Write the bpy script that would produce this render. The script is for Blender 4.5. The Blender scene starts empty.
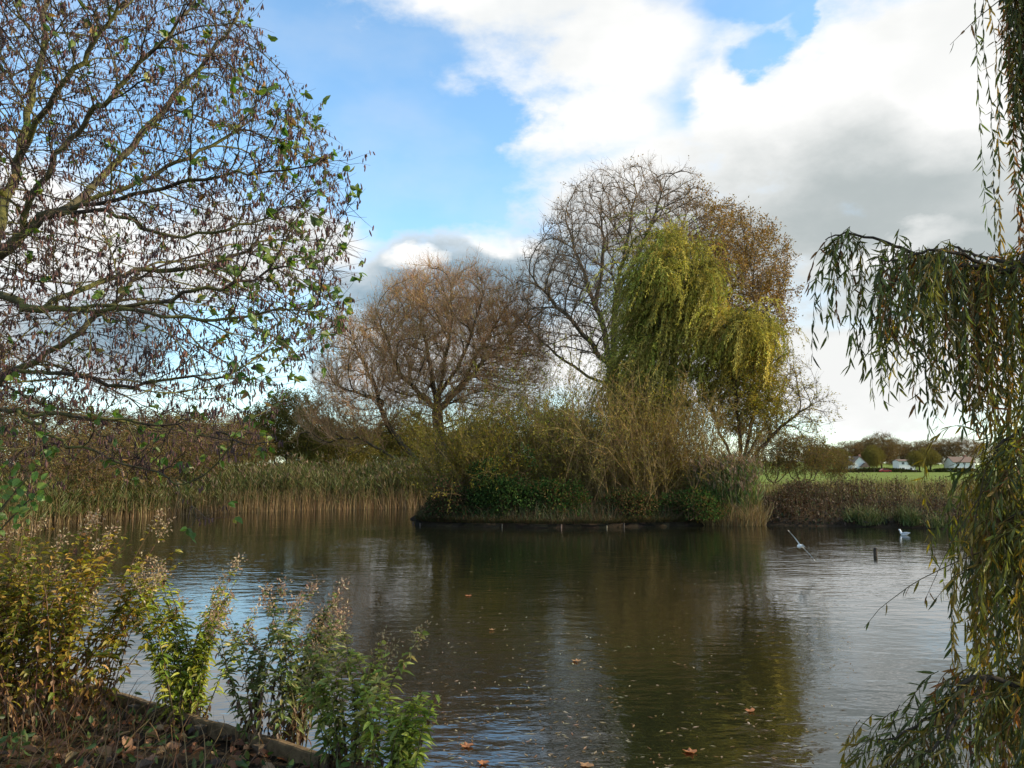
import bpy, math
import numpy as np
from math import radians, sin, cos, pi

# ------------------------------------------------------------------ camera, sky, sun, exposure
SC = bpy.context.scene
COL = SC.collection
HC, PITCH, F = 2.2, radians(6.2), 790.0
SUN_AZ, SUN_EL = radians(97), radians(30)      # azimuth from +Y towards +X

cam_d = bpy.data.cameras.new('camera'); cam = bpy.data.objects.new('camera', cam_d); COL.objects.link(cam)
cam.location = (0, 0, HC); cam.rotation_euler = (pi/2 + PITCH, 0, 0)
cam_d.sensor_width = 36; cam_d.lens = F/1024*36; cam_d.clip_start = 0.05; cam_d.clip_end = 5000
SC.camera = cam
SC.view_settings.view_transform = 'Standard'; SC.view_settings.look = 'None'
SC.view_settings.gamma = 1; SC.view_settings.use_curve_mapping = False
SC.view_settings.exposure = 0.6
SC.cycles.max_bounces = 6; SC.cycles.diffuse_bounces = 2; SC.cycles.glossy_bounces = 3
SC.cycles.transmission_bounces = 3; SC.cycles.transparent_max_bounces = 4
SC.cycles.use_denoising = True

def pix(px, py, Y):
    u = (px-512)/F; v = (384-py)/F
    d = np.array([u, cos(PITCH)-v*sin(PITCH), sin(PITCH)+v*cos(PITCH)])
    t = Y/d[1]
    return np.array([0, 0, HC]) + d*t
def pixz(px, py, z):
    u = (px-512)/F; v = (384-py)/F
    d = np.array([u, cos(PITCH)-v*sin(PITCH), sin(PITCH)+v*cos(PITCH)])
    t = (z-HC)/d[2]
    return np.array([0, 0, HC]) + d*t
def azel(px, py):
    d = pix(px, py, 1.0)-np.array([0, 0, HC]); d /= np.linalg.norm(d)
    return math.atan2(d[0], d[1]), math.asin(d[2])

WORLD_STRENGTH = 0.12
def build_world():
    w = bpy.data.worlds.new('World'); SC.world = w; w.use_nodes = True
    nt = w.node_tree; N = nt.nodes; L = nt.links; N.clear()
    out = N.new('ShaderNodeOutputWorld'); bg = N.new('ShaderNodeBackground')
    bg.inputs['Strength'].default_value = WORLD_STRENGTH
    L.new(bg.outputs[0], out.inputs[0])
    sky = N.new('ShaderNodeTexSky'); sky.sky_type = 'NISHITA'; sky.sun_disc = False
    sky.sun_elevation = SUN_EL; sky.sun_rotation = SUN_AZ
    sky.air_density = 1.0; sky.dust_density = 0.4; sky.ozone_density = 1.6
    tc = N.new('ShaderNodeTexCoord'); sep = N.new('ShaderNodeSeparateXYZ'); L.new(tc.outputs['Generated'], sep.inputs[0])
    def M(op, a, b=None, c=None, clamp=False):
        n = N.new('ShaderNodeMath'); n.operation = op; n.use_clamp = clamp
        for i, v in enumerate((a, b, c)):
            if v is None: continue
            if isinstance(v, (int, float)): n.inputs[i].default_value = v
            else: L.new(v, n.inputs[i])
        return n.outputs[0]
    def V(op, a, b):
        n = N.new('ShaderNodeVectorMath'); n.operation = op
        for i, v in enumerate((a, b)):
            if v is None: continue
            if isinstance(v, tuple): n.inputs[i].default_value = v
            else: L.new(v, n.inputs[i])
        return n.outputs['Value'] if op == 'LENGTH' else n.outputs['Vector']
    def noise(scale, detail, rough, vec, off=(0, 0, 0)):
        n = N.new('ShaderNodeTexNoise'); n.inputs['Scale'].default_value = scale
        n.inputs['Detail'].default_value = detail; n.inputs['Roughness'].default_value = rough
        L.new(V('ADD', vec, off), n.inputs['Vector']); return n
    az = M('ARCTAN2', sep.outputs[0], sep.outputs[1]); el = M('ARCSINE', sep.outputs[2])
    cmb = N.new('ShaderNodeCombineXYZ'); L.new(az, cmb.inputs[0]); L.new(el, cmb.inputs[1])
    st = V('MULTIPLY', tc.outputs['Generated'], (1, 1, 1.9))
    n1 = noise(4.0, 5, 0.55, st); n2 = noise(7.5, 8, 0.6, st, (3.1, 7.7, 1.3))
    wob = V('MULTIPLY', V('SUBTRACT', n1.outputs['Color'], (0.5, 0.5, 0.5)), (0.17, 0.11, 0))
    wob2 = V('MULTIPLY', V('SUBTRACT', n2.outputs['Color'], (0.5, 0.5, 0.5)), (0.10, 0.075, 0))
    p = V('ADD', V('ADD', cmb.outputs[0], wob), wob2)
    def blob(px, py, rx, ry, gain=1.0, src=None):
        a, e = azel(px, py)
        d = V('LENGTH', V('MULTIPLY', V('SUBTRACT', src or p, (a, e, 0)), (F/rx, F/ry, 0)), None)
        return M('MULTIPLY', M('SUBTRACT', 1.0, d), gain)
    def union(lst):
        r = lst[0]
        for x in lst[1:]:
            n = N.new('ShaderNodeMath'); n.operation = 'SMOOTH_MAX'; L.new(r, n.inputs[0]); L.new(x, n.inputs[1]); n.inputs[2].default_value = 0.25
            r = n.outputs[0]
        return r
    def ramp(x, a, b):
        n = N.new('ShaderNodeMapRange'); n.interpolation_type = 'SMOOTHSTEP'
        L.new(x, n.inputs[0]); n.inputs[1].default_value = a; n.inputs[2].default_value = b; return n.outputs[0]
    cover = union([blob(*b) for b in [
        (530, -30, 150, 95), (600, 50, 110, 75), (590, 120, 95, 55), (420, -40, 90, 55), (900, 90, 190, 110), (800, 120, 120, 80),
        (720, 100, 70, 50), (760, 220, 190, 100), (930, 230, 200, 110), (640, 200, 110, 80), (500, 275, 130, 50), (395, 285, 75, 45),
        (330, 225, 48, 52), (240, 270, 110, 80), (120, 320, 160, 70), (40, 235, 110, 70), (600, 350, 330, 85), (880, 370, 220, 75),
        (420, 350, 150, 60), (1150, 60, 200, 200), (1300, 250, 300, 160), (-250, 250, 250, 120), (700, -260, 400, 120), (1500, -100, 300, 250), (0, -400, 300, 150)]])
    hole = union([blob(745, 53, 24, 12, .8), blob(768, 40, 26, 12, .8), blob(792, 24, 16, 9, .7), blob(800, -8, 110, 22), blob(400, 160, 110, 80), blob(470, 110, 60, 40), blob(235, 335, 115, 65)])
    # beyond the photograph's part of the sky: broken cloud everywhere
    nb = noise(2.1, 7, 0.58, st, (5.5, 2.2, 9.1))
    gen = M('MULTIPLY', M('SUBTRACT', nb.outputs['Fac'], 0.5), 2.6)
    behind = ramp(M('ABSOLUTE', az), 0.95, 1.4)
    D = M('ADD', cover, M('MULTIPLY', M('SUBTRACT', n2.outputs['Fac'], 0.5), 1.5))
    D = M('SUBTRACT', D, M('MULTIPLY', M('MAXIMUM', hole, 0.0), 1.0))
    D = M('ADD', M('MULTIPLY', D, M('SUBTRACT', 1.0, behind)), M('MULTIPLY', gen, behind))
    c = ramp(D, -0.24, 0.52)
    # thin veil over the blue
    veil = M('MULTIPLY', ramp(n1.outputs['Fac'], 0.38, 0.72), 0.26)
    veil = M('ADD', veil, M('MULTIPLY', ramp(el, 0.30, 0.05), 0.22))
    c = M('MAXIMUM', c, veil)
    grey = union([blob(*b) for b in [(850, 215, 270, 95), (710, 240, 180, 75), (970, 250, 220, 85), (480, 280, 170, 52), (390, 292, 110, 42), (600, 260, 120, 50), (1300, 200, 300, 120), (150, 330, 160, 60)]])
    light = union([blob(403, 264, 36, 15, .7), blob(530, 246, 20, 14, .45), blob(490, 240, 36, 14, .4), blob(880, 246, 110, 14, .35), blob(985, 80, 90, 80, .5)])
    g = M('ADD', grey, M('MULTIPLY', M('SUBTRACT', n2.outputs['Fac'], 0.5), 0.9))
    g = M('SUBTRACT', ramp(g, -0.25, 0.95), M('MULTIPLY', M('MAXIMUM', light, 0), 2.4), clamp=True)
    # shading inside the white: denser = a little greyer underside, thin edge bright
    g2 = M('MULTIPLY', ramp(n1.outputs['Fac'], 0.42, 0.62), 0.22)
    g = M('MAXIMUM', g, M('MULTIPLY', g2, M('SUBTRACT', 1, M('MAXIMUM', light, 0), clamp=True)))
    K = 0.69/WORLD_STRENGTH
    mixg = N.new('ShaderNodeMix'); mixg.data_type = 'RGBA'
    L.new(g, mixg.inputs[0]); mixg.inputs[6].default_value = (1.0*K, 1.0*K, 0.985*K, 1)
    # grey underside: bluer towards the left of the sun, neutral near it
    mixb = N.new('ShaderNodeMix'); mixb.data_type = 'RGBA'; L.new(ramp(az, -0.05, 0.22), mixb.inputs[0])
    mixb.inputs[6].default_value = (0.28*K, 0.41*K, 0.51*K, 1); mixb.inputs[7].default_value = (0.46*K, 0.51*K, 0.515*K, 1)
    L.new(mixb.outputs[2], mixg.inputs[7])
    hsv = N.new('ShaderNodeHueSaturation'); hsv.inputs['Saturation'].default_value = 1.0; hsv.inputs['Value'].default_value = 1.65
    L.new(sky.outputs[0], hsv.inputs['Color'])
    mix = N.new('ShaderNodeMix'); mix.data_type = 'RGBA'; L.new(c, mix.inputs[0]); L.new(V('MULTIPLY', hsv.outputs[0], (0.88, 1.06, 1.06)), mix.inputs[6]); L.new(mixg.outputs[2], mix.inputs[7])
    L.new(mix.outputs[2], bg.inputs['Color'])
    w.cycles.sampling_method = 'MANUAL'; w.cycles.sample_map_resolution = 512
build_world()

sun_d = bpy.data.lights.new('sun', 'SUN'); sun_d.energy = 5.0; sun_d.angle = radians(0.6); sun_d.color = (1.0, 0.84, 0.60)
sun = bpy.data.objects.new('sun', sun_d); COL.objects.link(sun)
from mathutils import Vector
sun.rotation_euler = Vector((sin(SUN_AZ)*cos(SUN_EL), cos(SUN_AZ)*cos(SUN_EL), sin(SUN_EL))).to_track_quat('Z', 'Y').to_euler()

# ------------------------------------------------------------------ materials
def new_mat(name):
    m = bpy.data.materials.new(name); m.use_nodes = True; m.node_tree.nodes.clear()
    return m, m.node_tree.nodes, m.node_tree.links
def leaf_mat(name, trans=0.35, gloss=0.05, rough=0.45):
    m, N, L = new_mat(name)
    out = N.new('ShaderNodeOutputMaterial'); a = N.new('ShaderNodeAttribute'); a.attribute_name = 'tint'
    d = N.new('ShaderNodeBsdfDiffuse'); t = N.new('ShaderNodeBsdfTranslucent'); g = N.new('ShaderNodeBsdfGlossy')
    g.inputs['Roughness'].default_value = rough
    hs = N.new('ShaderNodeHueSaturation'); hs.inputs['Saturation'].default_value = 1.15; hs.inputs['Value'].default_value = 1.35
    L.new(a.outputs['Color'], hs.inputs['Color'])
    L.new(a.outputs['Color'], d.inputs[0]); L.new(hs.outputs[0], t.inputs[0])
    m1 = N.new('ShaderNodeMixShader'); m1.inputs[0].default_value = trans; L.new(d.outputs[0], m1.inputs[1]); L.new(t.outputs[0], m1.inputs[2])
    m2 = N.new('ShaderNodeMixShader'); m2.inputs[0].default_value = gloss; L.new(m1.outputs[0], m2.inputs[1]); L.new(g.outputs[0], m2.inputs[2])
    L.new(m2.outputs[0], out.inputs[0]); return m
def bark_mat(name, scale=9.0, bump=0.4, moss=None, rough=0.9):
    m, N, L = new_mat(name)
    out = N.new('ShaderNodeOutputMaterial'); a = N.new('ShaderNodeAttribute'); a.attribute_name = 'tint'
    b = N.new('ShaderNodeBsdfPrincipled'); b.inputs['Roughness'].default_value = rough; b.inputs['Specular IOR Level'].default_value = 0.2
    tc = N.new('ShaderNodeTexCoord')
    n = N.new('ShaderNodeTexNoise'); n.inputs['Scale'].default_value = scale; n.inputs['Detail'].default_value = 6; n.inputs['Roughness'].default_value = 0.65
    L.new(tc.outputs['Object'], n.inputs['Vector'])
    r = N.new('ShaderNodeMapRange'); r.inputs[1].default_value = 0.3; r.inputs[2].default_value = 0.7; r.inputs[3].default_value = 0.5; r.inputs[4].default_value = 1.5
    L.new(n.outputs['Fac'], r.inputs[0])
    v = N.new('ShaderNodeVectorMath'); v.operation = 'MULTIPLY'; L.new(a.outputs['Color'], v.inputs[0]); L.new(r.outputs[0], v.inputs[1])
    col = v.outputs['Vector']
    if moss:
        n2 = N.new('ShaderNodeTexNoise'); n2.inputs['Scale'].default_value = 3.2; n2.inputs['Detail'].default_value = 7; L.new(tc.outputs['Object'], n2.inputs['Vector'])
        r2 = N.new('ShaderNodeMapRange'); r2.inputs[1].default_value = 0.44; r2.inputs[2].default_value = 0.58; L.new(n2.outputs['Fac'], r2.inputs[0])
        mx = N.new('ShaderNodeMix'); mx.data_type = 'RGBA'; L.new(r2.outputs[0], mx.inputs[0]); L.new(col, mx.inputs[6]); mx.inputs[7].default_value = (*moss, 1); col = mx.outputs[2]
    L.new(col, b.inputs['Base Color'])
    bp = N.new('ShaderNodeBump'); bp.inputs['Strength'].default_value = bump; bp.inputs['Distance'].default_value = 0.03
    L.new(n.outputs['Fac'], bp.inputs['Height']); L.new(bp.outputs[0], b.inputs['Normal'])
    L.new(b.outputs[0], out.inputs[0]); return m
def plain_mat(name, col, rough=0.6, noise_scale=4.0, var=0.25, metallic=0.0, spec=0.4):
    m, N, L = new_mat(name)
    out = N.new('ShaderNodeOutputMaterial'); b = N.new('ShaderNodeBsdfPrincipled')
    b.inputs['Roughness'].default_value = rough; b.inputs['Metallic'].default_value = metallic; b.inputs['Specular IOR Level'].default_value = spec
    tc = N.new('ShaderNodeTexCoord'); n = N.new('ShaderNodeTexNoise'); n.inputs['Scale'].default_value = noise_scale; n.inputs['Detail'].default_value = 5
    L.new(tc.outputs['Object'], n.inputs['Vector'])
    mx = N.new('ShaderNodeMix'); mx.data_type = 'RGBA'; L.new(n.outputs['Fac'], mx.inputs[0])
    mx.inputs[6].default_value = (*[c*(1-var) for c in col], 1); mx.inputs[7].default_value = (*[min(1, c*(1+var)) for c in col], 1)
    L.new(mx.outputs[2], b.inputs['Base Color']); L.new(b.outputs[0], out.inputs[0]); return m

LEAF = leaf_mat('leaf_far', 0.33, 0.0)
LEAFN = leaf_mat('leaf_near', 0.42, 0.025, 0.45)
DRY = leaf_mat('dry_stalk', 0.2, 0.02, 0.5)
BARK = bark_mat('bark_far', 1.6, 0.3)
TWIG = bark_mat('twig', 3.0, 0.0)
BARKN = bark_mat('bark_near', 22.0, 0.5, moss=(0.12, 0.115, 0.035))
BARKW = bark_mat('bark_willow', 22.0, 0.5)
WOOD = bark_mat('weathered_wood', 14.0, 0.5)

# ------------------------------------------------------------------ mesh helpers
rng = np.random.default_rng(11)
def nrm(a):
    return a/np.maximum(np.linalg.norm(a, axis=-1, keepdims=True), 1e-9)
def tag(o, label=None, cat=None, group=None, kind=None):
    if label: o['label'] = label
    if cat: o['category'] = cat
    if group: o['group'] = group
    if kind: o['kind'] = kind
    return o
def thing(name, loc, label, cat, group=None):
    o = bpy.data.objects.new(name, None); COL.objects.link(o); o.location = [float(v) for v in loc]
    o.empty_display_size = 0.2
    return tag(o, label, cat, group)
class MB:
    def __init__(s): s.v = []; s.f = []; s.t = []; s.n = 0; s.sm = []
    def add(s, v, f, tint, smooth=False):
        v = np.asarray(v, float).reshape(-1, 3); f = np.asarray(f, int)
        if len(f) == 0: return
        s.v.append(v); s.f.append(f+s.n); s.n += len(v)
        t = np.asarray(tint, float)
        if t.ndim == 1: t = np.tile(t, (len(f), 1))
        s.t.append(t); s.sm.append(np.full(len(f), smooth))
    def build(s, name, mat, parent=None, origin=None):
        me = bpy.data.meshes.new(name)
        v = np.concatenate(s.v)
        o_ = np.array(parent.location if parent is not None and parent.parent is None else (origin if origin is not None else (0, 0, 0)), float)
        if parent is not None and parent.parent is not None: o_ = np.array(parent.parent.location, float)
        v = v-o_
        sizes = np.concatenate([np.full(len(f), f.shape[1]) for f in s.f]); idx = np.concatenate([f.ravel() for f in s.f])
        me.vertices.add(len(v)); me.vertices.foreach_set('co', v.astype(np.float32).ravel())
        me.loops.add(len(idx)); me.loops.foreach_set('vertex_index', idx.astype(np.int32))
        me.polygons.add(len(sizes)); me.polygons.foreach_set('loop_start', np.concatenate([[0], np.cumsum(sizes)[:-1]]).astype(np.int32))
        me.polygons.foreach_set('use_smooth', np.concatenate(s.sm))
        me.update(calc_edges=True)
        at = me.attributes.new('tint', 'FLOAT_COLOR', 'FACE')
        t = np.concatenate(s.t); t4 = np.ones((len(t), 4), np.float32); t4[:, :3] = t
        at.data.foreach_set('color', t4.ravel())
        if mat is not None: me.materials.append(mat)
        o = bpy.data.objects.new(name, me); COL.objects.link(o)
        if parent is not None: o.parent = parent
        elif origin is not None: o.location = [float(x) for x in origin]
        return o
def pal(n, cols, jit=0.18, w=None):
    cols = np.array(cols, float); i = rng.choice(len(cols), n, p=None if w is None else np.array(w)/sum(w))
    c = cols[i]*(1+jit*rng.normal(size=(n, 1)))*(1+0.06*rng.normal(size=(n, 3)))
    return np.clip(c, 0.002, 1)
def perp(d):
    a = np.where(np.abs(d[:, 2:3]) < 0.9, np.array([[0, 0, 1.0]]), np.array([[1.0, 0, 0]]))
    s = nrm(np.cross(d, a)); return s, np.cross(s, d)
def segs(mb, p0, p1, r0, r1, tint, sides=3):
    """separate thin tubes, many at once"""
    n = len(p0)
    if n == 0: return
    d = nrm(p1-p0); a, b = perp(d)
    ang = np.arange(sides)/sides*2*pi
    off = a[:, None, :]*np.cos(ang)[None, :, None]+b[:, None, :]*np.sin(ang)[None, :, None]
    r0 = np.broadcast_to(r0, (n,)); r1 = np.broadcast_to(r1, (n,))
    v = np.concatenate([p0[:, None]+off*r0[:, None, None], p1[:, None]+off*r1[:, None, None]], 1)
    k = np.arange(sides); q = np.stack([k, (k+1) % sides, (k+1) % sides+sides, k+sides], 1)
    f = (q[None]+(np.arange(n)*2*sides)[:, None, None]).reshape(-1, 4)
    t = np.asarray(tint, float)
    if t.ndim == 2: t = np.repeat(t, sides, 0)
    mb.add(v, f, t, True)
def tube(mb, pts, rad, tint, sides=7, cap=True):
    pts = np.asarray(pts, float); n = len(pts); rad = np.broadcast_to(rad, (n,))
    tg = nrm(np.gradient(pts, axis=0)); a, b = perp(tg[:1]); a = a[0]; rings = []
    ang = np.arange(sides)/sides*2*pi
    for i in range(n):
        a = a-tg[i]*a.dot(tg[i]); a /= max(np.linalg.norm(a), 1e-9); b = np.cross(tg[i], a)
        rings.append(pts[i]+rad[i]*(np.cos(ang)[:, None]*a+np.sin(ang)[:, None]*b))
    v = np.concatenate(rings); k = np.arange(sides)
    q = np.stack([k, (k+1) % sides, (k+1) % sides+sides, k+sides], 1)
    f = (q[None]+(np.arange(n-1)*sides)[:, None, None]).reshape(-1, 4)
    mb.add(v, f, tint, True)
    if cap: mb.add(rings[-1], [list(range(sides))], tint); mb.add(rings[0], [list(range(sides))[::-1]], tint)
def leaves(mb, p, d, length, width, tint, side=None, fold=0.0, cup=0.0):
    """kite-shaped leaves: p base, d direction. fold>0: two-faced leaf with a keel"""
    n = len(p)
    if n == 0: return
    d = nrm(d)
    if side is None:
        side = rng.normal(size=(n, 3))
    side = nrm(side-d*np.sum(side*d, 1, keepdims=True)); up = np.cross(side, d)
    L = np.broadcast_to(length, (n,))[:, None]; W = np.broadcast_to(width, (n,))[:, None]/2
    if fold == 0.0:
        v = np.stack([p, p+d*L*0.45+side*W, p+d*L-up*cup*L, p+d*L*0.45-side*W], 1)
        f = np.arange(4*n).reshape(n, 4)
        mb.add(v, f, tint)
    else:
        u = up*W*fold
        v = np.stack([p, p+d*L*0.25+side*W*0.85+u, p+d*L*0.62+side*W*0.8+u-up*cup*L*.3, p+d*L-up*cup*L,
                      p+d*L*0.62-side*W*0.8+u-up*cup*L*.3, p+d*L*0.25-side*W*0.85+u, p+d*L*0.45-up*cup*L*.15], 1)
        base = (np.arange(n)*7)[:, None]
        f = np.concatenate([base+np.array([[0, 1, 2, 6]]), base+np.array([[6, 2, 3, 4]]), base+np.array([[0, 6, 4, 5]])])
        t = np.asarray(tint, float)
        if t.ndim == 2: t = np.tile(t, (3, 1))
        mb.add(v, f, t)
def ellipsoid_pts(n, c, r, shell=0.0):
    d = nrm(rng.normal(size=(n, 3))); u = rng.random((n, 1)); rad = (shell**3+(1-shell**3)*u)**(1/3)
    return np.array(c)+d*rad*np.array(r)
def clump(p, s, seed=0.0):
    q = p*s+seed
    return (np.sin(q[:, 0]*1.7+np.sin(q[:, 1]*1.3))+np.sin(q[:, 1]*1.9+1.3+np.sin(q[:, 2]*1.1))+np.sin(q[:, 2]*2.1+.7+np.sin(q[:, 0]*1.5)))/3

# ------------------------------------------------------------------ tree skeletons
class Skel:
    def __init__(s): s.p = []; s.par = []
    def limb(s, pts, parent=-1, sub=4, wob=0.0):
        """add a hand-laid limb; returns node indices"""
        pts = [np.asarray(q, float) for q in pts]; ids = []
        if parent >= 0: pts = [s.p[parent]]+pts
        dense = []
        n = len(pts)
        for i in range(n-1):
            p0 = pts[max(i-1, 0)]; p1 = pts[i]; p2 = pts[i+1]; p3 = pts[min(i+2, n-1)]
            for k in range(sub):
                t = k/sub
                dense.append(0.5*((2*p1)+(-p0+p2)*t+(2*p0-5*p1+4*p2-p3)*t*t+(-p0+3*p1-3*p2+p3)*t**3))
        dense.append(pts[-1])
        if parent >= 0: dense = dense[1:]
        cur = parent
        for q in dense:
            s.p.append(q+rng.normal(size=3)*wob); s.par.append(cur); cur = len(s.p)-1; ids.append(cur)
        return ids
    def near(s, q):
        return int(np.argmin(np.linalg.norm(np.array(s.p)-np.asarray(q), axis=1)))
    def colonize(s, att, D, di, dk, iters=80, bias=(0, 0, 0), jit=0.15, maxn=9000, radial=None, inert=.35):
        att = np.array(att); bias = np.array(bias, float)
        P = np.array(s.p); dist = np.full(len(att), 1e9); near = np.zeros(len(att), int)
        def upd(i0):
            nonlocal dist, near
            new = np.array(s.p[i0:])
            for c in range(0, len(new), 400):
                dd = np.linalg.norm(att[:, None]-new[None, c:c+400], axis=2); j = dd.argmin(1); m = dd[np.arange(len(att)), j]
                b = m < dist; dist[b] = m[b]; near[b] = j[b]+i0+c
        upd(0)
        kids = {}
        for it in range(iters):
            keep = dist > dk; att = att[keep]; dist = dist[keep]; near = near[keep]
            ok = dist < di
            if len(att) == 0 or not ok.any() or len(s.p) > maxn: break
            ids = np.unique(near[ok]); i0 = len(s.p)
            P = np.array(s.p)
            acc = np.zeros((len(P), 3)); np.add.at(acc, near[ok], nrm(att[ok]-P[near[ok]]))
            added = 0
            for i in ids:
                d = acc[i]; nn = np.linalg.norm(d)
                if nn < 1e-6: continue
                d = d/nn
                if s.par[i] >= 0: 
                    pd = s.p[i]-s.p[s.par[i]]; d = d+inert*pd/max(np.linalg.norm(pd), 1e-6)
                if radial is not None: rd = s.p[i]-radial; d = d+.55*rd/max(np.linalg.norm(rd), 1e-6)
                d = d+bias+rng.normal(size=3)*jit; d /= np.linalg.norm(d)
                q = s.p[i]+d*D
                if kids.get(i, 0) >= 3: continue
                kids[i] = kids.get(i, 0)+1
                s.p.append(q); s.par.append(i); added += 1
            if added == 0: break
            upd(i0)
    def finish(s, rtip, rbase, cap=None):
        s.P = np.array(s.p); s.PA = np.array(s.par); n = len(s.P)
        tips = n-len(np.unique(s.PA[s.PA >= 0])); e = max(1.6, math.log(max(tips, 3))/math.log(rbase/rtip))
        acc = np.zeros(n); r = np.zeros(n); nk = np.zeros(n, int)
        for i in range(n-1, -1, -1):
            r[i] = rtip if acc[i] == 0 else acc[i]**(1/e)
            if s.PA[i] >= 0: acc[s.PA[i]] += r[i]**e; nk[s.PA[i]] += 1
        s.r = np.minimum(r, cap) if cap else r
        s.nk = nk
        return s
    def mesh(s, mb, tint_fn, sides=7, rmin=0.0, thin_sides=4):
        n = len(s.P); best = np.full(n, -1)
        for i in range(n):
            p = s.PA[i]
            if p >= 0 and (best[p] < 0 or s.r[i] > s.r[best[p]]): best[p] = i
        for i in range(n):
            p = s.PA[i]
            if p >= 0 and best[p] == i: continue
            chain = [] if p < 0 else [p]
            k = i
            while k >= 0: chain.append(k); k = best[k]
            if len(chain) < 2: continue
            rr = s.r[chain].copy()
            if p >= 0: rr[0] = min(rr[0], rr[1]*1.25)
            tube(mb, s.P[chain], rr, tint_fn(rr[0]), sides if rr[0] > rmin else thin_sides, cap=False)
    def dirs(s):
        d = np.zeros_like(s.P); m = s.PA >= 0; d[m] = nrm(s.P[m]-s.P[s.PA[m]]); d[~m] = (0, 0, 1); return d
def twigs(mb, p, d, length, r, tint, nseg=3, curve=(0, 0, 0.0), jit=0.25, sides=3):
    """curved twigs, returns sample points, directions and the fraction along"""
    n = len(p); L = np.broadcast_to(length, (n,))[:, None]/nseg; cur = p.copy(); dd = nrm(d); P = []; Dd = []; Fr = []
    cv = np.array(curve, float)
    for k in range(nseg):
        dd = nrm(dd+cv/nseg+rng.normal(size=(n, 3))*jit/nseg)
        nx = cur+dd*L
        rr0 = r*(1-0.75*k/nseg); rr1 = r*(1-0.75*(k+1)/nseg)
        segs(mb, cur, nx, rr0, rr1, tint, sides)
        P.append(cur+(nx-cur)*0.5); Dd.append(dd); Fr.append(np.full(n, (k+.5)/nseg)); P.append(nx); Dd.append(dd); Fr.append(np.full(n, (k+1)/nseg))
        cur = nx
    return np.concatenate(P), np.concatenate(Dd), np.concatenate(Fr)

# ------------------------------------------------------------------ ground, pond, island
def smooth_poly(pts, sub=5):
    pts = np.array(pts, float); n = len(pts); out = []
    for i in range(n):
        p0, p1, p2, p3 = pts[i-1], pts[i], pts[(i+1) % n], pts[(i+2) % n]
        for k in range(sub):
            t = k/sub; out.append(0.5*((2*p1)+(-p0+p2)*t+(2*p0-5*p1+4*p2-p3)*t*t+(-p0+3*p1-3*p2+p3)*t**3))
    return np.array(out)
POND = smooth_poly([(-2.95, 6.72), (-1.2, 5.5), (0.3, 4.45), (1.8, 3.4), (3.2, 2.6), (5.2, 3.4), (8, 4.6), (14, 6.5), (22, 13), (22.5, 22), (17, 29.2),
                    (13.5, 31.0), (10.5, 31.9), (9.2, 34), (10, 39), (8.5, 43.5), (3, 46.5), (-3, 48), (-6.5, 47.2), (-12.6, 44), (-17, 39.5), (-19, 34), (-18.3, 27), (-15, 19),
                    (-10.5, 12.5), (-6.9, 9.6), (-4.7, 8.0)], 5)
def sdist(p, poly):
    a = poly; b = np.roll(poly, -1, 0); out = np.full(len(p), 1e9); ins = np.zeros(len(p), bool)
    for i in range(len(a)):
        ab = b[i]-a[i]; t = np.clip(((p-a[i])@ab)/max(ab@ab, 1e-9), 0, 1)
        out = np.minimum(out, np.linalg.norm(p-(a[i]+t[:, None]*ab), axis=1))
        cond = ((a[i, 1] > p[:, 1]) != (b[i, 1] > p[:, 1]))
        xi = a[i, 0]+(p[:, 1]-a[i, 1])/(b[i, 1]-a[i, 1]+1e-12)*ab[0]
        ins ^= cond & (p[:, 0] < xi)
    return np.where(ins, -out, out)
def sstep(x, a, b):
    t = np.clip((x-a)/(b-a), 0, 1); return t*t*(3-2*t)
def height(x, y):
    p = np.stack([x, y], 1); d = sdist(p, POND)
    near = sstep(y+0.25*np.abs(x), 16, 9)              # the near bank with its boards
    far = 0.32*sstep(d, -0.1, 0.8)+0.88*sstep(d, 0.8, 5.0)
    fg = 0.24*sstep(d, -0.12, 0.06)+0.35*sstep(d, 0.3, 5.0)
    out = near*fg+(1-near)*far
    out = out+0.035*np.sin(x*2.3+np.sin(y*1.9))*np.sin(y*2.7+x)*sstep(d, 0.15, 1.0)*sstep(y, 30, 10)
    out = out+sstep(y, 460, 1100)*14*(0.6+0.4*np.sin(x*0.004+1))
    inn = -0.06-0.9*sstep(-d, 0, 2.5)
    return np.where(d < -0.1, inn, np.maximum(out, -0.06)), d
def hz(x, y):
    return float(height(np.array([float(x)]), np.array([float(y)]))[0][0])
def graded(lo, hi, dlo, dhi, step, grow=1.12):
    a = list(np.arange(dlo, dhi+1e-6, step)); s = step
    while a[-1] < hi: s *= grow; a.append(a[-1]+s)
    s = step
    while a[0] > lo: s *= grow; a.insert(0, a[0]-s)
    return np.array(a)
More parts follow.
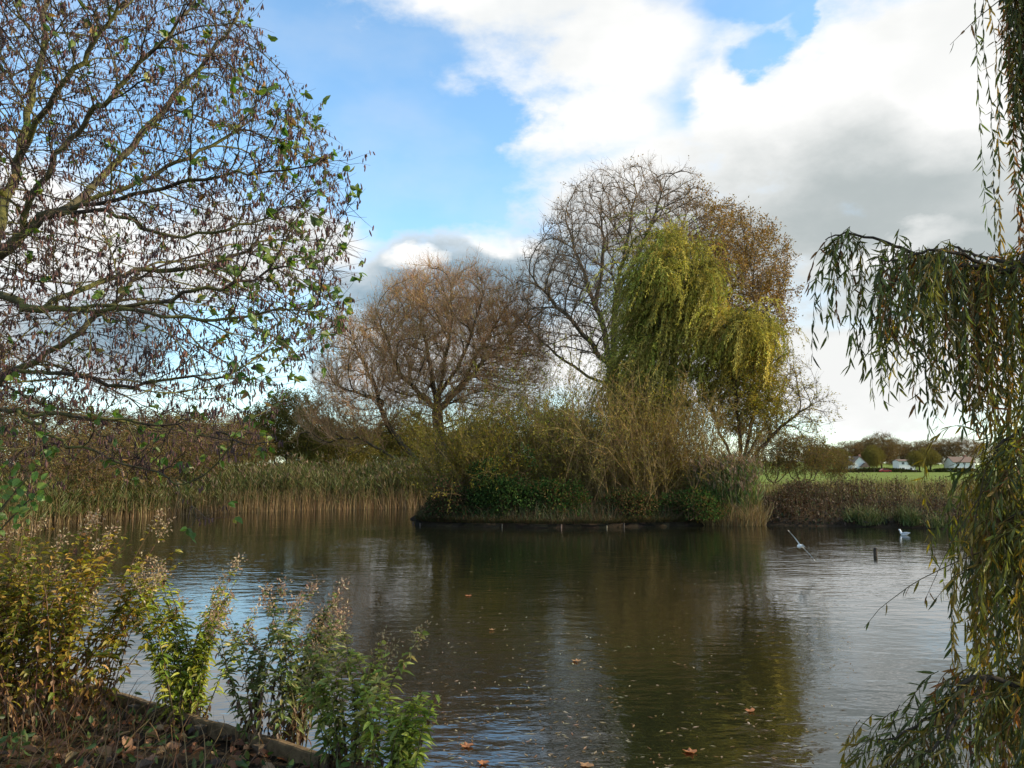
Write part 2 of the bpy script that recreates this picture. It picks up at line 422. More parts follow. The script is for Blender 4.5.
def ground():
    xs = np.unique(np.concatenate([graded(-1500, 1500, -24, 28, 0.45), np.arange(-8, 3, 0.15)])); ys = np.unique(np.concatenate([graded(-200, 2500, -4, 52, 0.45), np.arange(1.5, 10, 0.15)]))
    X, Y = np.meshgrid(xs, ys); x = X.ravel(); y = Y.ravel(); z, d = height(x, y)
    nx = len(xs); i = np.arange(len(ys)-1)[:, None]*nx+np.arange(nx-1)[None]
    f = np.stack([i, i+1, i+1+nx, i+nx], -1).reshape(-1, 4)
    cx = x[f].mean(1); cy = y[f].mean(1); cd = d[f].mean(1)
    mud = np.array([0.030, 0.022, 0.014]); litter = np.array([0.062, 0.042, 0.022]); grass = np.array([0.115, 0.165, 0.022]); dry = np.array([0.10, 0.085, 0.035])
    t = np.tile(mud, (len(f), 1)); a = sstep(cd, 0.2, 1.2)[:, None]; t = t*(1-a)+litter*a
    far = (sstep(cy+0.25*np.abs(cx), 12, 22)*sstep(cd, 2.5, 7.0))[:, None]
    n = sstep(clump(np.stack([cx, cy, cx*0], 1), 0.35), -0.3, 0.6)[:, None]
    t = t*(1-far)+(grass*(1-0.25*n)+dry*0.25*n)*far
    mb = MB(); mb.add(np.stack([x, y, z], 1), f, t, True)
    m, N, L = new_mat('ground'); out = N.new('ShaderNodeOutputMaterial'); b = N.new('ShaderNodeBsdfPrincipled'); b.inputs['Roughness'].default_value = 0.95; b.inputs['Specular IOR Level'].default_value = 0.1
    at = N.new('ShaderNodeAttribute'); at.attribute_name = 'tint'; tc = N.new('ShaderNodeTexCoord')
    n1 = N.new('ShaderNodeTexNoise'); n1.inputs['Scale'].default_value = 14; n1.inputs['Detail'].default_value = 8; n1.inputs['Roughness'].default_value = .7; L.new(tc.outputs['Object'], n1.inputs['Vector'])
    n2 = N.new('ShaderNodeTexNoise'); n2.inputs['Scale'].default_value = 0.7; n2.inputs['Detail'].default_value = 6; L.new(tc.outputs['Object'], n2.inputs['Vector'])
    mul = N.new('ShaderNodeMath'); mul.operation = 'MULTIPLY'; L.new(n1.outputs['Fac'], mul.inputs[0]); L.new(n2.outputs['Fac'], mul.inputs[1])
    r = N.new('ShaderNodeMapRange'); r.inputs[1].default_value = .12; r.inputs[2].default_value = .42; r.inputs[3].default_value = .45; r.inputs[4].default_value = 1.6; L.new(mul.outputs[0], r.inputs[0])
    v = N.new('ShaderNodeVectorMath'); v.operation = 'MULTIPLY'; L.new(at.outputs['Color'], v.inputs[0]); L.new(r.outputs[0], v.inputs[1]); L.new(v.outputs[0], b.inputs['Base Color'])
    bp = N.new('ShaderNodeBump'); bp.inputs['Strength'].default_value = .8; bp.inputs['Distance'].default_value = .05; L.new(n1.outputs['Fac'], bp.inputs['Height']); L.new(bp.outputs[0], b.inputs['Normal'])
    L.new(b.outputs[0], out.inputs[0])
    tag(mb.build('ground', m), 'earth banks and grass field around the pond', 'ground', kind='structure')
    return m
GROUND_MAT = ground()

def water():
    m, N, L = new_mat('water'); out = N.new('ShaderNodeOutputMaterial'); b = N.new('ShaderNodeBsdfPrincipled')
    b.inputs['Base Color'].default_value = (0.008, 0.009, 0.005, 1); b.inputs['Roughness'].default_value = 0.03; b.inputs['IOR'].default_value = 2.2
    tc = N.new('ShaderNodeTexCoord')
    def nz(scale, sx, sy, detail, rot=0.0):
        mp = N.new('ShaderNodeMapping'); mp.inputs['Scale'].default_value = (sx, sy, 1); mp.inputs['Rotation'].default_value = (0, 0, rot); L.new(tc.outputs['Object'], mp.inputs['Vector'])
        n = N.new('ShaderNodeTexNoise'); n.inputs['Scale'].default_value = scale; n.inputs['Detail'].default_value = detail; n.inputs['Roughness'].default_value = 0.5; L.new(mp.outputs[0], n.inputs['Vector']); return n.outputs['Fac']
    big = nz(1.1, 0.55, 1.0, 2, 0.25); mid = nz(4.6, 0.55, 1.0, 3, -0.15); fine = nz(13.0, 0.6, 1.0, 2, 0.1); patch = nz(0.16, 1, 1, 3)
    def M(op, a, c):
        n = N.new('ShaderNodeMath'); n.operation = op
        for i, q in enumerate((a, c)):
            if isinstance(q, (int, float)): n.inputs[i].default_value = q
            else: L.new(q, n.inputs[i])
        return n.outputs[0]
    amp = N.new('ShaderNodeMapRange'); amp.inputs[1].default_value = .35; amp.inputs[2].default_value = .65; amp.inputs[3].default_value = .35; amp.inputs[4].default_value = 1.6; L.new(patch, amp.inputs[0])
    h = M('ADD', M('MULTIPLY', big, 0.010), M('MULTIPLY', mid, 0.008)); h = M('ADD', h, M('MULTIPLY', fine, 0.0013)); h = M('MULTIPLY', h, amp.outputs[0])
    bp = N.new('ShaderNodeBump'); bp.inputs['Strength'].default_value = 1.0; bp.inputs['Distance'].default_value = 1.0
    L.new(h, bp.inputs['Height']); L.new(bp.outputs[0], b.inputs['Normal']); L.new(b.outputs[0], out.inputs[0])
    mb = MB(); c = POND.mean(0); ring = POND+nrm(POND-c)*0.5
    # every pond edge lies under the banks, so the sheet simply runs a little past the shore
    g = 1.0
    x0, y0 = ring.min(0)-1; x1, y1 = ring.max(0)+1
    xs = np.arange(x0, x1+g, g); ys = np.arange(y0, y1+g, g); X, Y = np.meshgrid(xs, ys); p = np.stack([X.ravel(), Y.ravel()], 1)
    d = sdist(p, POND); nx = len(xs); i = np.arange(len(ys)-1)[:, None]*nx+np.arange(nx-1)[None]; f = np.stack([i, i+1, i+1+nx, i+nx], -1).reshape(-1, 4)
    f = f[d[f].min(1) < 0.6]
    mb.add(np.concatenate([p, np.zeros((len(p), 1))], 1), f, (0, 0, 0))
    tag(mb.build('water', m), 'dark rippled pond water reflecting trees and sky', 'water', kind='structure')
water()

IC = np.array([2.35, 35.3]); IR = np.array([6.75, 4.6])
def island_rim(a):
    k = 1+0.05*np.sin(3*a+1)+0.03*np.sin(7*a)+0.015*np.sin(17*a)
    sq = (np.abs(np.cos(a))**4+np.abs(np.sin(a))**4)**-0.25
    k = k*(0.45+0.55*sq)
    return np.stack([IC[0]+IR[0]*np.cos(a)*k, IC[1]+IR[1]*np.sin(a)*k], -1)
def island_h(x, y):
    a = np.arctan2((y-IC[1])/IR[1], (x-IC[0])/IR[0]); r = np.hypot(x-IC[0], y-IC[1])/np.maximum(np.linalg.norm(island_rim(a)-IC, axis=-1), .01)
    return 0.24+0.32*(1-np.clip(r, 0, 1)**2)
def island():
    mb = MB(); na = 140; a = np.arange(na)/na*2*pi; rim = island_rim(a); rs = [1.03, 1.02, 1.0, 0.96, 0.88, 0.7, 0.45, 0.2]; zs = [-0.4, 0.0, 0.13]
    V = []
    for k, r in enumerate(rs):
        xy = IC+(rim-IC)*r+0.04*rng.normal(size=(na, 2))*(k < 3)
        z = np.full(na, zs[k])+0.03*rng.normal(size=na) if k < 3 else island_h(xy[:, 0], xy[:, 1])+0.03*rng.normal(size=na)
        V.append(np.concatenate([xy, z[:, None]], 1))
    v = np.concatenate(V); k = np.arange(na)
    f = np.concatenate([np.stack([k+j*na, (k+1) % na+j*na, (k+1) % na+(j+1)*na, k+(j+1)*na], 1) for j in range(len(rs)-1)])
    mb.add(v, f, pal(len(f), [(0.020, 0.015, 0.010), (0.03, 0.022, 0.013)]), True); mb.add(V[-1], [list(range(na))], (0.04, 0.03, 0.02))
    tag(mb.build('island', GROUND_MAT), 'low earth island with a cut muddy edge', 'island', kind='structure')
island()

# ------------------------------------------------------------------ trees
def px_ell(px, py, Y, rx, ry, rd):
    c = pix(px, py, Y); return c, np.array([rx*Y/F, rd, ry*Y/F])
def finish_tree(t, sk, bark, tint_fn, mb_c, mb_l, leafmat=LEAF, sides=8, rmin=0.05, cname='crown', lname='leaves'):
    mt = MB(); sk.mesh(mt, tint_fn, sides=sides, rmin=rmin); mt.build('trunk', bark, t)
    c = mb_c.build(cname, TWIG, t) if mb_c.v else None
    if mb_l is not None and mb_l.v: mb_l.build(lname, leafmat, c or t)

def bare_willow():
    Y = 53; b = pix(440, 487, Y); b[2] = hz(b[0], b[1])-0.1
    t = thing('willow_tree', b, 'broad bare pinkish brown willow with leaning trunk behind the reeds', 'tree')
    s = Skel(); q = lambda x, y, dy=0: pix(x, y, Y+dy)
    tr = s.limb([b, q(441, 455), q(439, 432), q(437, 412)], sub=5)
    top = tr[-1]
    s.limb([q(422, 396, -1), q(400, 372, -2), q(385, 335, -2.5), q(375, 310, -3)], top, wob=.05)
    s.limb([q(434, 390), q(428, 355, 1), q(420, 320, 1.5), q(415, 290, 2)], top, wob=.05)
    c = s.limb([q(440, 385, .5), q(447, 345, -1), q(452, 310, -1), q(450, 280, -1)], top, wob=.05)
    s.limb([q(462, 360, -1), q(475, 320, -2), q(485, 290, -2)], c[2], wob=.05)
    r = s.limb([q(452, 396, 1), q(474, 372, 2), q(500, 345, 2.5), q(520, 325, 3)], top, wob=.05)
    s.limb([q(480, 350, -1), q(505, 310, -1.5), q(515, 290, -2)], r[5], wob=.05)
    le = s.limb([q(425, 466, -.6), q(404, 448, -1.2), q(388, 425, -1.6), q(376, 395, -2), q(362, 360, -2.5), q(352, 335, -3)], tr[2], wob=.05)
    s.limb([q(380, 400, -3), q(355, 392, -4), q(335, 385, -4)], le[13], wob=.05)
    lo = s.limb([q(418, 472, -1.4), q(398, 460, -2), q(375, 447, -2.4), q(352, 438, -3), q(325, 442, -3.5)], tr[1], wob=.05)
    s.limb([q(350, 446, -3.2), q(343, 460, -3.3), q(340, 476, -3.5)], lo[12], wob=.03)
    A = [ellipsoid_pts(3800, *px_ell(455, 352, Y, 90, 82, 5.5), .3), ellipsoid_pts(1300, *px_ell(365, 385, Y-2.5, 52, 70, 3.5), .3), ellipsoid_pts(500, *px_ell(505, 370, Y+2, 45, 45, 3), .2), ellipsoid_pts(350, *px_ell(335, 425, Y-3, 40, 25, 2.5), .2)]
    A = np.concatenate(A); A = A[A[:, 2] > b[2]+2.0]
    s.colonize(A, 0.36, 2.6, 0.46, 80, (0, 0, .16), 0.05, radial=pix(440, 425, Y), inert=.8); s.finish(0.012, .42)
    dr = s.dirs(); m = np.where(s.r < 0.045)[0]; mb = MB(); ml = MB()
    k = rng.choice(m, 20000); d = nrm(dr[k]*0.7+rng.normal(size=(len(k), 3))*.42+np.array([0, 0, .45]))
    P, D, Fr = twigs(mb, s.P[k], d, rng.uniform(.6, 1.5, len(k)), .0095, pal(len(k), [(.44, .25, .13), (.36, .21, .10), (.36, .25, .10)]), 3, (0, 0, .35), .15)
    i = rng.choice(len(P), 28000); d2 = nrm(D[i]*.6+rng.normal(size=(28000, 3))*.5+np.array([0, 0, .3]))
    P2, D2, F2 = twigs(mb, P[i], d2, rng.uniform(.25, .75, 28000), .009, pal(28000, [(.46, .26, .15), (.38, .22, .11)]), 2)
    # thin olive leaf left on the upper left lobe, orange on the right
    a, e = pix(400, 335, Y)[[0, 2]], pix(515, 330, Y)[[0, 2]]
    w = np.exp(-((P2[:, 0]-a[0])**2+(P2[:, 2]-a[1])**2)/9)*0.9+.22; ii = np.where(rng.random(len(P2)) < w*.5)[0]
    leaves(ml, P2[ii], D2[ii]+rng.normal(size=(len(ii), 3)), rng.uniform(.09, .15, len(ii)), .04, pal(len(ii), [(.264, .204, .054), (.336, .216, .072), (.360, .204, .084)]))
    w = np.exp(-((P2[:, 0]-e[0])**2+(P2[:, 2]-e[1])**2)/6)*.9; ii = np.where(rng.random(len(P2)) < w*.5)[0]
    leaves(ml, P2[ii], D2[ii]+rng.normal(size=(len(ii), 3)), rng.uniform(.09, .15, len(ii)), .045, pal(len(ii), [(.32, .16, .05), (.28, .17, .055)]))
    finish_tree(t, s, BARK, lambda r: (.065, .052, .034) if r > .05 else (.24, .155, .095), mb, ml)
bare_willow()

def oak():
    Y = 51; b = pix(618, 487, Y); b[2] = hz(b[0], b[1])-0.1
    t = thing('oak_tree', b, 'tallest tree, nearly bare with russet leaves on its right side, rising behind the island', 'tree')
    s = Skel(); q = lambda x, y, dy=0: pix(x, y, Y+dy)
    tr = s.limb([b, q(618, 440), q(614, 400), q(612, 370)], sub=5); top = tr[-1]; mid = tr[-4]
    s.limb([q(596, 350, -1), q(572, 320, -2), q(545, 292, -2.5), q(528, 268, -3)], top, wob=.06)
    s.limb([q(580, 372, 1), q(550, 348, 2), q(530, 330, 2)], mid, wob=.06)
    l = s.limb([q(605, 335, .5), q(592, 295, 1), q(575, 250, 1), q(566, 220, 1.5)], top, wob=.06)
    c = s.limb([q(614, 330), q(618, 285, -1), q(628, 235, -1), q(636, 190, -1)], top, wob=.06)
    s.limb([q(604, 240, 1.5), q(598, 210, 2)], l[6], wob=.06)
    s.limb([q(645, 320, 1), q(665, 270, 2), q(682, 225, 2), q(690, 200, 2)], top, wob=.06)
    s.limb([q(640, 355, 2), q(690, 325, 3), q(730, 290, 4), q(752, 255, 4)], top, wob=.06)
    s.limb([q(660, 375, -1), q(715, 345, -1), q(765, 310, 0)], mid, wob=.06)
    s.limb([q(650, 225, -2), q(662, 195, -2)], c[6], wob=.06)
    A = np.concatenate([ellipsoid_pts(5000, *px_ell(632, 272, Y, 102, 103, 6.5), .3), ellipsoid_pts(1500, *px_ell(738, 295, Y+2, 50, 82, 4.5), .25), ellipsoid_pts(900, *px_ell(556, 300, Y-1, 44, 62, 4), .25)])
    s.colonize(A, 0.38, 2.8, 0.46, 80, (0, 0, .12), .08, radial=pix(614, 400, Y), inert=.8); s.finish(0.0125, .42)
    dr = s.dirs(); m = np.where(s.r < 0.05)[0]; mb = MB(); ml = MB()
    k = rng.choice(m, 14000); d = nrm(dr[k]*0.8+rng.normal(size=(len(k), 3))*.42+np.array([0, 0, .3]))
    P, D, Fr = twigs(mb, s.P[k], d, rng.uniform(.45, 1.0, len(k)), .010, pal(len(k), [(.17, .125, .085), (.21, .145, .09)]), 3, (0, 0, .15), .4)
    i = rng.choice(len(P), 20000); d2 = nrm(D[i]*.6+rng.normal(size=(20000, 3))*.55)
    P2, D2, F2 = twigs(mb, P[i], d2, rng.uniform(.2, .55, 20000), .009, pal(20000, [(.20, .135, .09), (.23, .15, .09)]), 2)
    PP = np.concatenate([P, P2]); DD = np.concatenate([D, D2])
    w = sstep(PP[:, 0], pix(670, 300, Y)[0], pix(735, 300, Y)[0])*(.35+.65*sstep(clump(PP, .9), -.4, .4))+.05*sstep(clump(PP, .7, 3), 0, .6)
    ii = np.where(rng.random(len(PP)) < w*.55)[0]; ii = np.repeat(ii, 2)
    leaves(ml, PP[ii]+rng.normal(size=(len(ii), 3))*.1, DD[ii]+rng.normal(size=(len(ii), 3))*1.2, rng.uniform(.11, .19, len(ii)), .085, pal(len(ii), [(.25, .15, .05), (.19, .115, .04), (.28, .19, .065), (.14, .095, .035)]))
    finish_tree(t, s, BARK, lambda r: (.075, .062, .046) if r > .05 else (.12, .09, .065), mb, ml)
oak()

def strands(ml, mc, p, d0, length, per_m, leaf_l, leaf_w, cols, wind=(0, 0, 0), droop=1.6, w=None, fold=0.0, r=.006, stemcol=(.10, .075, .02), spread=.55, step=.16, droop_jit=.35, side=None, tuft=1):
    """hanging willow withies with leaves along them; all strands at once"""
    n = len(p); cur = p.copy(); d = nrm(d0); L = np.broadcast_to(length, (n,)); done = np.zeros(n); wind = np.array(wind, float)
    base = pal(n, cols, .22, w) if tuft == 1 else np.repeat(pal(n//tuft, cols, .3, w), tuft, 0)*(1+.1*rng.normal(size=(n, 1))); dj = droop*np.clip(1+droop_jit*rng.normal(size=(n, 1)), .55, 2)
    ns = int(np.ceil(L.max()/step))
    for k in range(ns):
        act = done < L
        if not act.any(): break
        cur = cur[act]; d = d[act]; L = L[act]; done = done[act]; base = base[act]; dj = dj[act]
        d = nrm(d+step*dj*np.array([0, 0, -1])+step*wind+rng.normal(size=d.shape)*.05)
        nx = cur+d*step
        fr = np.clip(done/L, 0, 1)
        segs(mc, cur, nx, r*(1-.7*fr), r*(1-.7*np.clip(fr+step/L, 0, 1)), pal(len(cur), [stemcol], .15))
        m = per_m*step; cnt = int(m)+(rng.random() < m-int(m))
        for j in range(cnt):
            u = rng.random((len(cur), 1)); pp = cur+(nx-cur)*u
            ld = nrm(d*.9+rng.normal(size=d.shape)*spread+np.array([0, 0, -.35]))
            keep = rng.random(len(cur)) > .12
            c = np.clip(base*(1+.22*rng.normal(size=(len(cur), 1))), .004, 1)
            leaves(ml, pp[keep], ld[keep], leaf_l*rng.uniform(.65, 1.2, keep.sum()), leaf_w*rng.uniform(.75, 1.2, keep.sum()), c[keep], fold=fold, cup=.1*(fold > 0), side=None if side is None else np.tile(side, (keep.sum(), 1))+rng.normal(size=(keep.sum(), 3))*.6)
        cur = nx; done = done+step
    return

def weeping_willow():
    Y = 36.5; b = pix(655, 498, Y); b[2] = .45
    t = thing('weeping_willow', b, 'yellow green weeping willow with a tall dome and lower right lobe on the island', 'tree')
    s = Skel(); q = lambda x, y, dy=0: pix(x+7, y, Y+dy)
    tr = s.limb([b, q(658, 450), q(662, 410), q(664, 380)], sub=5); top = tr[-1]
    a = s.limb([q(655, 340, -.5), q(648, 290, -.8), q(642, 255, -1)], top, wob=.04)
    s.limb([q(668, 330, .5), q(672, 280, .8), q(676, 240, 1)], top, wob=.04)
    s.limb([q(690, 355), q(715, 330), q(740, 310, -.4), q(762, 315, -.6)], top, wob=.04)
    s.limb([q(700, 350, 1), q(725, 325, 1.2), q(745, 312, 1.4)], top, wob=.04)
    s.limb([q(640, 330, 1), q(628, 290, 1), q(622, 270, 1)], top, wob=.04)
    A = np.concatenate([ellipsoid_pts(650, *px_ell(669, 284, Y, 40, 56, 2.3), .4), ellipsoid_pts(620, *px_ell(735, 334, Y-.5, 46, 30, 2.1), .4), ellipsoid_pts(200, *px_ell(650, 340, Y, 28, 42, 1.6), .3), ellipsoid_pts(200, *px_ell(655, 385, Y, 40, 48, 1.9), .3)])
    s.colonize(A, .25, 2.2, .42, 70, (0, 0, .12), .12); s.finish(.012, .32)
    mb = MB(); ml = MB(); dr = s.dirs(); m = np.where(s.r < .05)[0]; k0 = rng.choice(m, 1750); k0 = k0[clump(s.P[k0], 1.5, 2) > -.14]; k = np.repeat(k0, 5)
    P = s.P[k]+rng.normal(size=(len(k), 3))*.07; upper = P[:, 0] < pix(705, 300, Y)[0]
    L = np.where(upper, np.repeat(rng.uniform(.6, 3.4, len(k0)), 5)*rng.uniform(.7, 1.15, len(k)), np.repeat(rng.uniform(.35, 2.6, len(k0)), 5))
    # longer curtains down the left flank
    lf = sstep(P[:, 0], pix(655, 300, Y)[0], pix(615, 300, Y)[0]); L = L*(1+.45*lf)
    bot = np.where(upper, pix(600, 455, Y)[2], pix(600, 400, Y)[2]); L = np.minimum(L, np.maximum(P[:, 2]-bot, .5))
    d0 = nrm(dr[k]*.6+np.repeat(rng.normal(size=(len(k)//5, 3))*.35, 5, 0)+rng.normal(size=(len(k), 3))*.15+np.array([0, 0, .25]))
    for sel, cols in ((upper, [(.28, .25, .058), (.34, .29, .075), (.17, .18, .04), (.41, .35, .11), (.21, .215, .05)]), (~upper, [(.28, .25, .055), (.34, .29, .07), (.20, .195, .045), (.38, .32, .09)])):
        n5 = sel.reshape(-1, 5)[:, 0].repeat(5)
        strands(ml, mb, P[n5], d0[n5], L[n5], 24, .17, .034, cols, wind=(-.42, 0, 0), droop=1.5, r=.006, stemcol=(.16, .13, .035), tuft=5)
    finish_tree(t, s, BARK, lambda r: (.055, .045, .03), mb, ml)
weeping_willow()

def sallow():
    Y = 36.3; b = pix(738, 490, Y); b[2] = .4
    t = thing('sallow_tree', b, 'many stemmed small tree with dark limbs and thin olive leaf at the island right end', 'tree')
    s = Skel(); q = lambda x, y, dy=0: pix(x, y, Y+dy)
    tr = s.limb([b, q(738, 482), q(738, 474)], sub=3); top = tr[-1]
    for st in ([(746, 450, 0), (752, 420, .3), (757, 385, .4)], [(730, 452, .4), (718, 425, .8), (708, 390, 1)], [(756, 455, -.4), (775, 432, -.8), (800, 412, -1), (818, 402, -1)],
               [(750, 450, .8), (768, 420, 1.2), (785, 390, 1.4)], [(740, 440, -.6), (736, 400, -1), (738, 370, -1)]):
        s.limb([q(*p) for p in st], top, wob=.03)
    A = np.concatenate([ellipsoid_pts(1500, *px_ell(750, 388, Y, 54, 54, 2.0), .2), ellipsoid_pts(200, *px_ell(800, 410, Y-.8, 32, 34, 1.4), .1)])
    s.colonize(A, .22, 2.0, .3, 60, (0, 0, .05), .1, radial=pix(738, 470, Y), inert=.7); s.finish(.008, .17)
    mb = MB(); ml = MB(); dr = s.dirs(); m = np.where(s.r < .03)[0]; k = np.repeat(m, 3)
    d = nrm(dr[k]*.6+rng.normal(size=(len(k), 3))*.6)
    P, D, Fr = twigs(mb, s.P[k], d, rng.uniform(.25, .7, len(k)), .007, pal(len(k), [(.10, .08, .045), (.13, .10, .05)]), 3, (0, 0, .1), .5)
    w = np.where(P[:, 0] < pix(778, 400, Y)[0], .95, .16); ii = np.where(rng.random(len(P)) < w)[0]; ii = np.repeat(ii, 2)
    leaves(ml, P[ii]+rng.normal(size=(len(ii), 3))*.06, D[ii]+rng.normal(size=(len(ii), 3))*.8, rng.uniform(.08, .13, len(ii)), .045, pal(len(ii), [(.27, .23, .045), (.31, .25, .05), (.21, .20, .04), (.22, .155, .04)]))
    finish_tree(t, s, BARK, lambda r: (.045, .033, .024), mb, ml)
sallow()

# ------------------------------------------------------------------ shrubs
def osier(name, x, Y, base_z, wpx, top_px, n, label, cols, leafcols, leafw, cat='shrub', lean=(0, 0), leaf_n=1.0, spread=.28):
    b = np.array([x, Y, base_z]); t = thing(name, b, label, cat)
    H = pix(512, top_px, Y)[2]-base_z; W = wpx*Y/F/2
    mb = MB(); ml = MB()
    p = b+np.stack([rng.normal(size=n)*W*.45, rng.normal(size=n)*W*.4, np.zeros(n)], 1)
    d = nrm(np.stack([rng.normal(size=n)*spread+lean[0], rng.normal(size=n)*spread+lean[1], np.ones(n)], 1)); L = H*np.clip(rng.normal(.78, .2, n), .3, 1.1)
    P, D, Fr = twigs(mb, p, d, L, .011, pal(n, cols), 5, (0, 0, -.02), .8)
    sel = np.where(Fr > .15)[0]; i = rng.choice(sel, n*14); d2 = nrm(D[i]*.8+rng.normal(size=(len(i), 3))*.6+np.array([0, 0, .15]))
    P2, D2, F2 = twigs(mb, P[i], d2, rng.uniform(.25, .85, len(i))*H*.28, .0075, pal(len(i), cols), 3, (0, 0, .15), .3)
    j = rng.choice(len(P2), int(n*38*leaf_n)); 
    leaves(ml, P2[j]+rng.normal(size=(len(j), 3))*.04, D2[j]+rng.normal(size=(len(j), 3))*.5, rng.uniform(.09, .16, len(j)), leafw, pal(len(j), leafcols))
    st = mb.build('stems', TWIG, t); ml.build('foliage', LEAF, t)
    return t
BRN = [(.188, .125, .056), (.237, .163, .069), (.150, .100, .050)]; OLV = [(.16, .13, .03), (.20, .155, .035), (.12, .11, .025)]
def ix(px, Y): return (px-512)/F*Y*1.0
osier('osier_shrub', ix(566, 35)*1.01, 36.0, .45, 120, 360, 240, 'olive upswept osier shrub left of the weeping willow', BRN, [(.240, .228, .048), (.288, .252, .054), (.168, .180, .036)], .035, leaf_n=2.2, spread=.3)
osier('osier_shrub', ix(612, 34), 34.4, .42, 110, 380, 260, 'straw brown thicket of osier stems in front of the weeping willow', [(.221, .150, .065), (.286, .195, .078), (.182, .117, .052)], [(.325, .237, .075), (.250, .213, .050), (.200, .175, .044)], .03, leaf_n=1.6, spread=.22)
osier('osier_shrub', ix(655, 34), 34.0, .42, 105, 388, 260, 'yellow brown osier stems standing below the willow dome', [(.234, .156, .065), (.273, .195, .072), (.195, .130, .058)], [(.22, .16, .04), (.17, .13, .03)], .03, leaf_n=1.5, spread=.26)
osier('osier_shrub', ix(698, 34.5), 34.6, .42, 95, 405, 210, 'short brown osier stems between the willow dome and the plumed reeds', [(.14, .09, .045), (.17, .115, .05)], [(.16, .115, .035), (.13, .11, .03)], .03, leaf_n=1.3, spread=.26)
osier('willow_shrub', ix(482, 34.5), 34.8, .42, 100, 404, 380, 'rounded olive willow shrub at the left end of the island', [(.12, .085, .035), (.15, .11, .04)], [(.15, .125, .025), (.12, .115, .022), (.18, .14, .03)], .04, leaf_n=1.9, spread=.34)

def mound(name, c, r, n, ll, lw, cols, label, cat='bush', w=None, stems=60, stemcol=(.09, .055, .03), gap=-.35, droop=.0, cs=1.4, mat=LEAF, group=None, shell=.45, fold=0.0):
    c = np.array(c, float); r = np.array(r, float); t = thing(name, c, label, cat, group)
    mb = MB(); ml = MB()
    p = ellipsoid_pts(n, (0, 0, 0), (1, 1, 1), shell); p[:, 2] = np.abs(p[:, 2]); bump = 1+.22*clump(nrm(p)*3.1, 1.0, c[0])[:, None]; p = p*bump
    P = c+p*r; keep = clump(P, cs, c[1]) > gap+rng.normal(size=n)*.15; P = P[keep]; p = p[keep]
    d = nrm(p+rng.normal(size=p.shape)*.9+np.array([0, 0, -droop]))
    # clumps take one hue
    cc = pal(len(P), cols, .2, w)
    leaves(ml, P, d, ll*rng.uniform(.6, 1.2, len(P)), lw*rng.uniform(.7, 1.2, len(P)), cc, fold=fold)
    e = ellipsoid_pts(stems, (0, 0, 0), (1, 1, 1), .6); e[:, 2] = np.abs(e[:, 2]); e = c+e*r*1.05
    s0 = c+rng.normal(size=(stems, 3))*r*np.array([.35, .35, 0]); midp = (s0+e)/2+np.array([0, 0, 1])*r[2]*.3
    segs(mb, s0, midp, .012, .009, stemcol); segs(mb, midp, e, .009, .004, stemcol)
    mb.build('stems', TWIG, t); ml.build('foliage', mat, t)
    return t
mound('bramble_bush', (ix(505, 33), 32.2, .25), (1.95, 1.3, 2.7), 13000, .12, .085, [(.030, .055, .018), (.045, .075, .022), (.022, .042, .014), (.09, .11, .035)], 'dark green bramble bush in front of the olive willow shrub', w=[4, 4, 3, .7], gap=-.2)
mound('bramble_bush', (ix(458, 33), 32.2, .25), (1.3, 1.2, 1.9), 7000, .12, .08, [(.04, .05, .02), (.085, .05, .03), (.06, .045, .025), (.03, .05, .018)], 'low brown and green bramble at the left tip of the island', gap=-.2)
mound('bramble_bush', (ix(556, 33), 31.9, .25), (1.3, 1.0, 1.7), 6500, .11, .07, [(.03, .06, .018), (.05, .085, .022), (.10, .075, .03)], 'leafy green bramble below the osier stems, right of the darkest one', gap=-.15)
mound('bramble_bush', (ix(625, 32.5), 31.8, .25), (1.5, .9, 1.25), 6000, .12, .06, [(.05, .07, .022), (.09, .06, .03), (.12, .08, .035), (.035, .055, .018)], 'mixed brown and green undergrowth at the feet of the osier thicket', gap=-.2)
mound('bramble_bush', (ix(688, 32.5), 31.8, .25), (1.5, .9, 1.2), 6000, .13, .05, [(.04, .075, .022), (.055, .095, .026), (.10, .075, .03)], 'low deep green bramble between the osier stems and the plumed reeds', gap=-.2)
mound('nettle_patch', (ix(592, 31.5), 31.3, .22), (.85, .5, .42), 1500, .10, .06, [(.045, .15, .03), (.06, .19, .035)], 'bright green nettles at the island water edge', 'plant', gap=-.5)
mound('ground_ivy', (ix(532, 31.5), 31.2, .2), (1.0, .5, .55), 1500, .10, .075, [(.10, .13, .05), (.16, .17, .075), (.06, .09, .03)], 'pale spotted leafy plant at the foot of the dark bramble', 'plant', gap=-.4)

# ------------------------------------------------------------------ reeds and grasses
def blades(ml, p, h, lean, w, cols, nseg=3, bend=.5, jit=.2, wts=None):
    n = len(p); h = np.broadcast_to(h, (n,)); d = nrm(np.stack([lean[0]+rng.normal(size=n)*jit, lean[1]+rng.normal(size=n)*jit, np.ones(n)], 1))
    th = rng.uniform(0, pi, n); s = np.stack([np.cos(th), np.sin(th)*.5, np.zeros(n)], 1); c = pal(n, cols, .2, wts); cur = p.copy(); bd = np.stack([rng.normal(size=n), rng.normal(size=n), -np.ones(n)*.6], 1)*bend
    for k in range(nseg):
        nx = cur+d*(h/nseg)[:, None]; w0 = w*(1-.8*k/nseg); w1 = w*(1-.8*(k+1)/nseg)
        v = np.stack([cur-s*w0/2, cur+s*w0/2, nx+s*w1/2, nx-s*w1/2], 1); ml.add(v, np.arange(4*n).reshape(n, 4), c)
        cur = nx; d = nrm(d+bd/nseg*(k+1)*.5)
    return cur, d
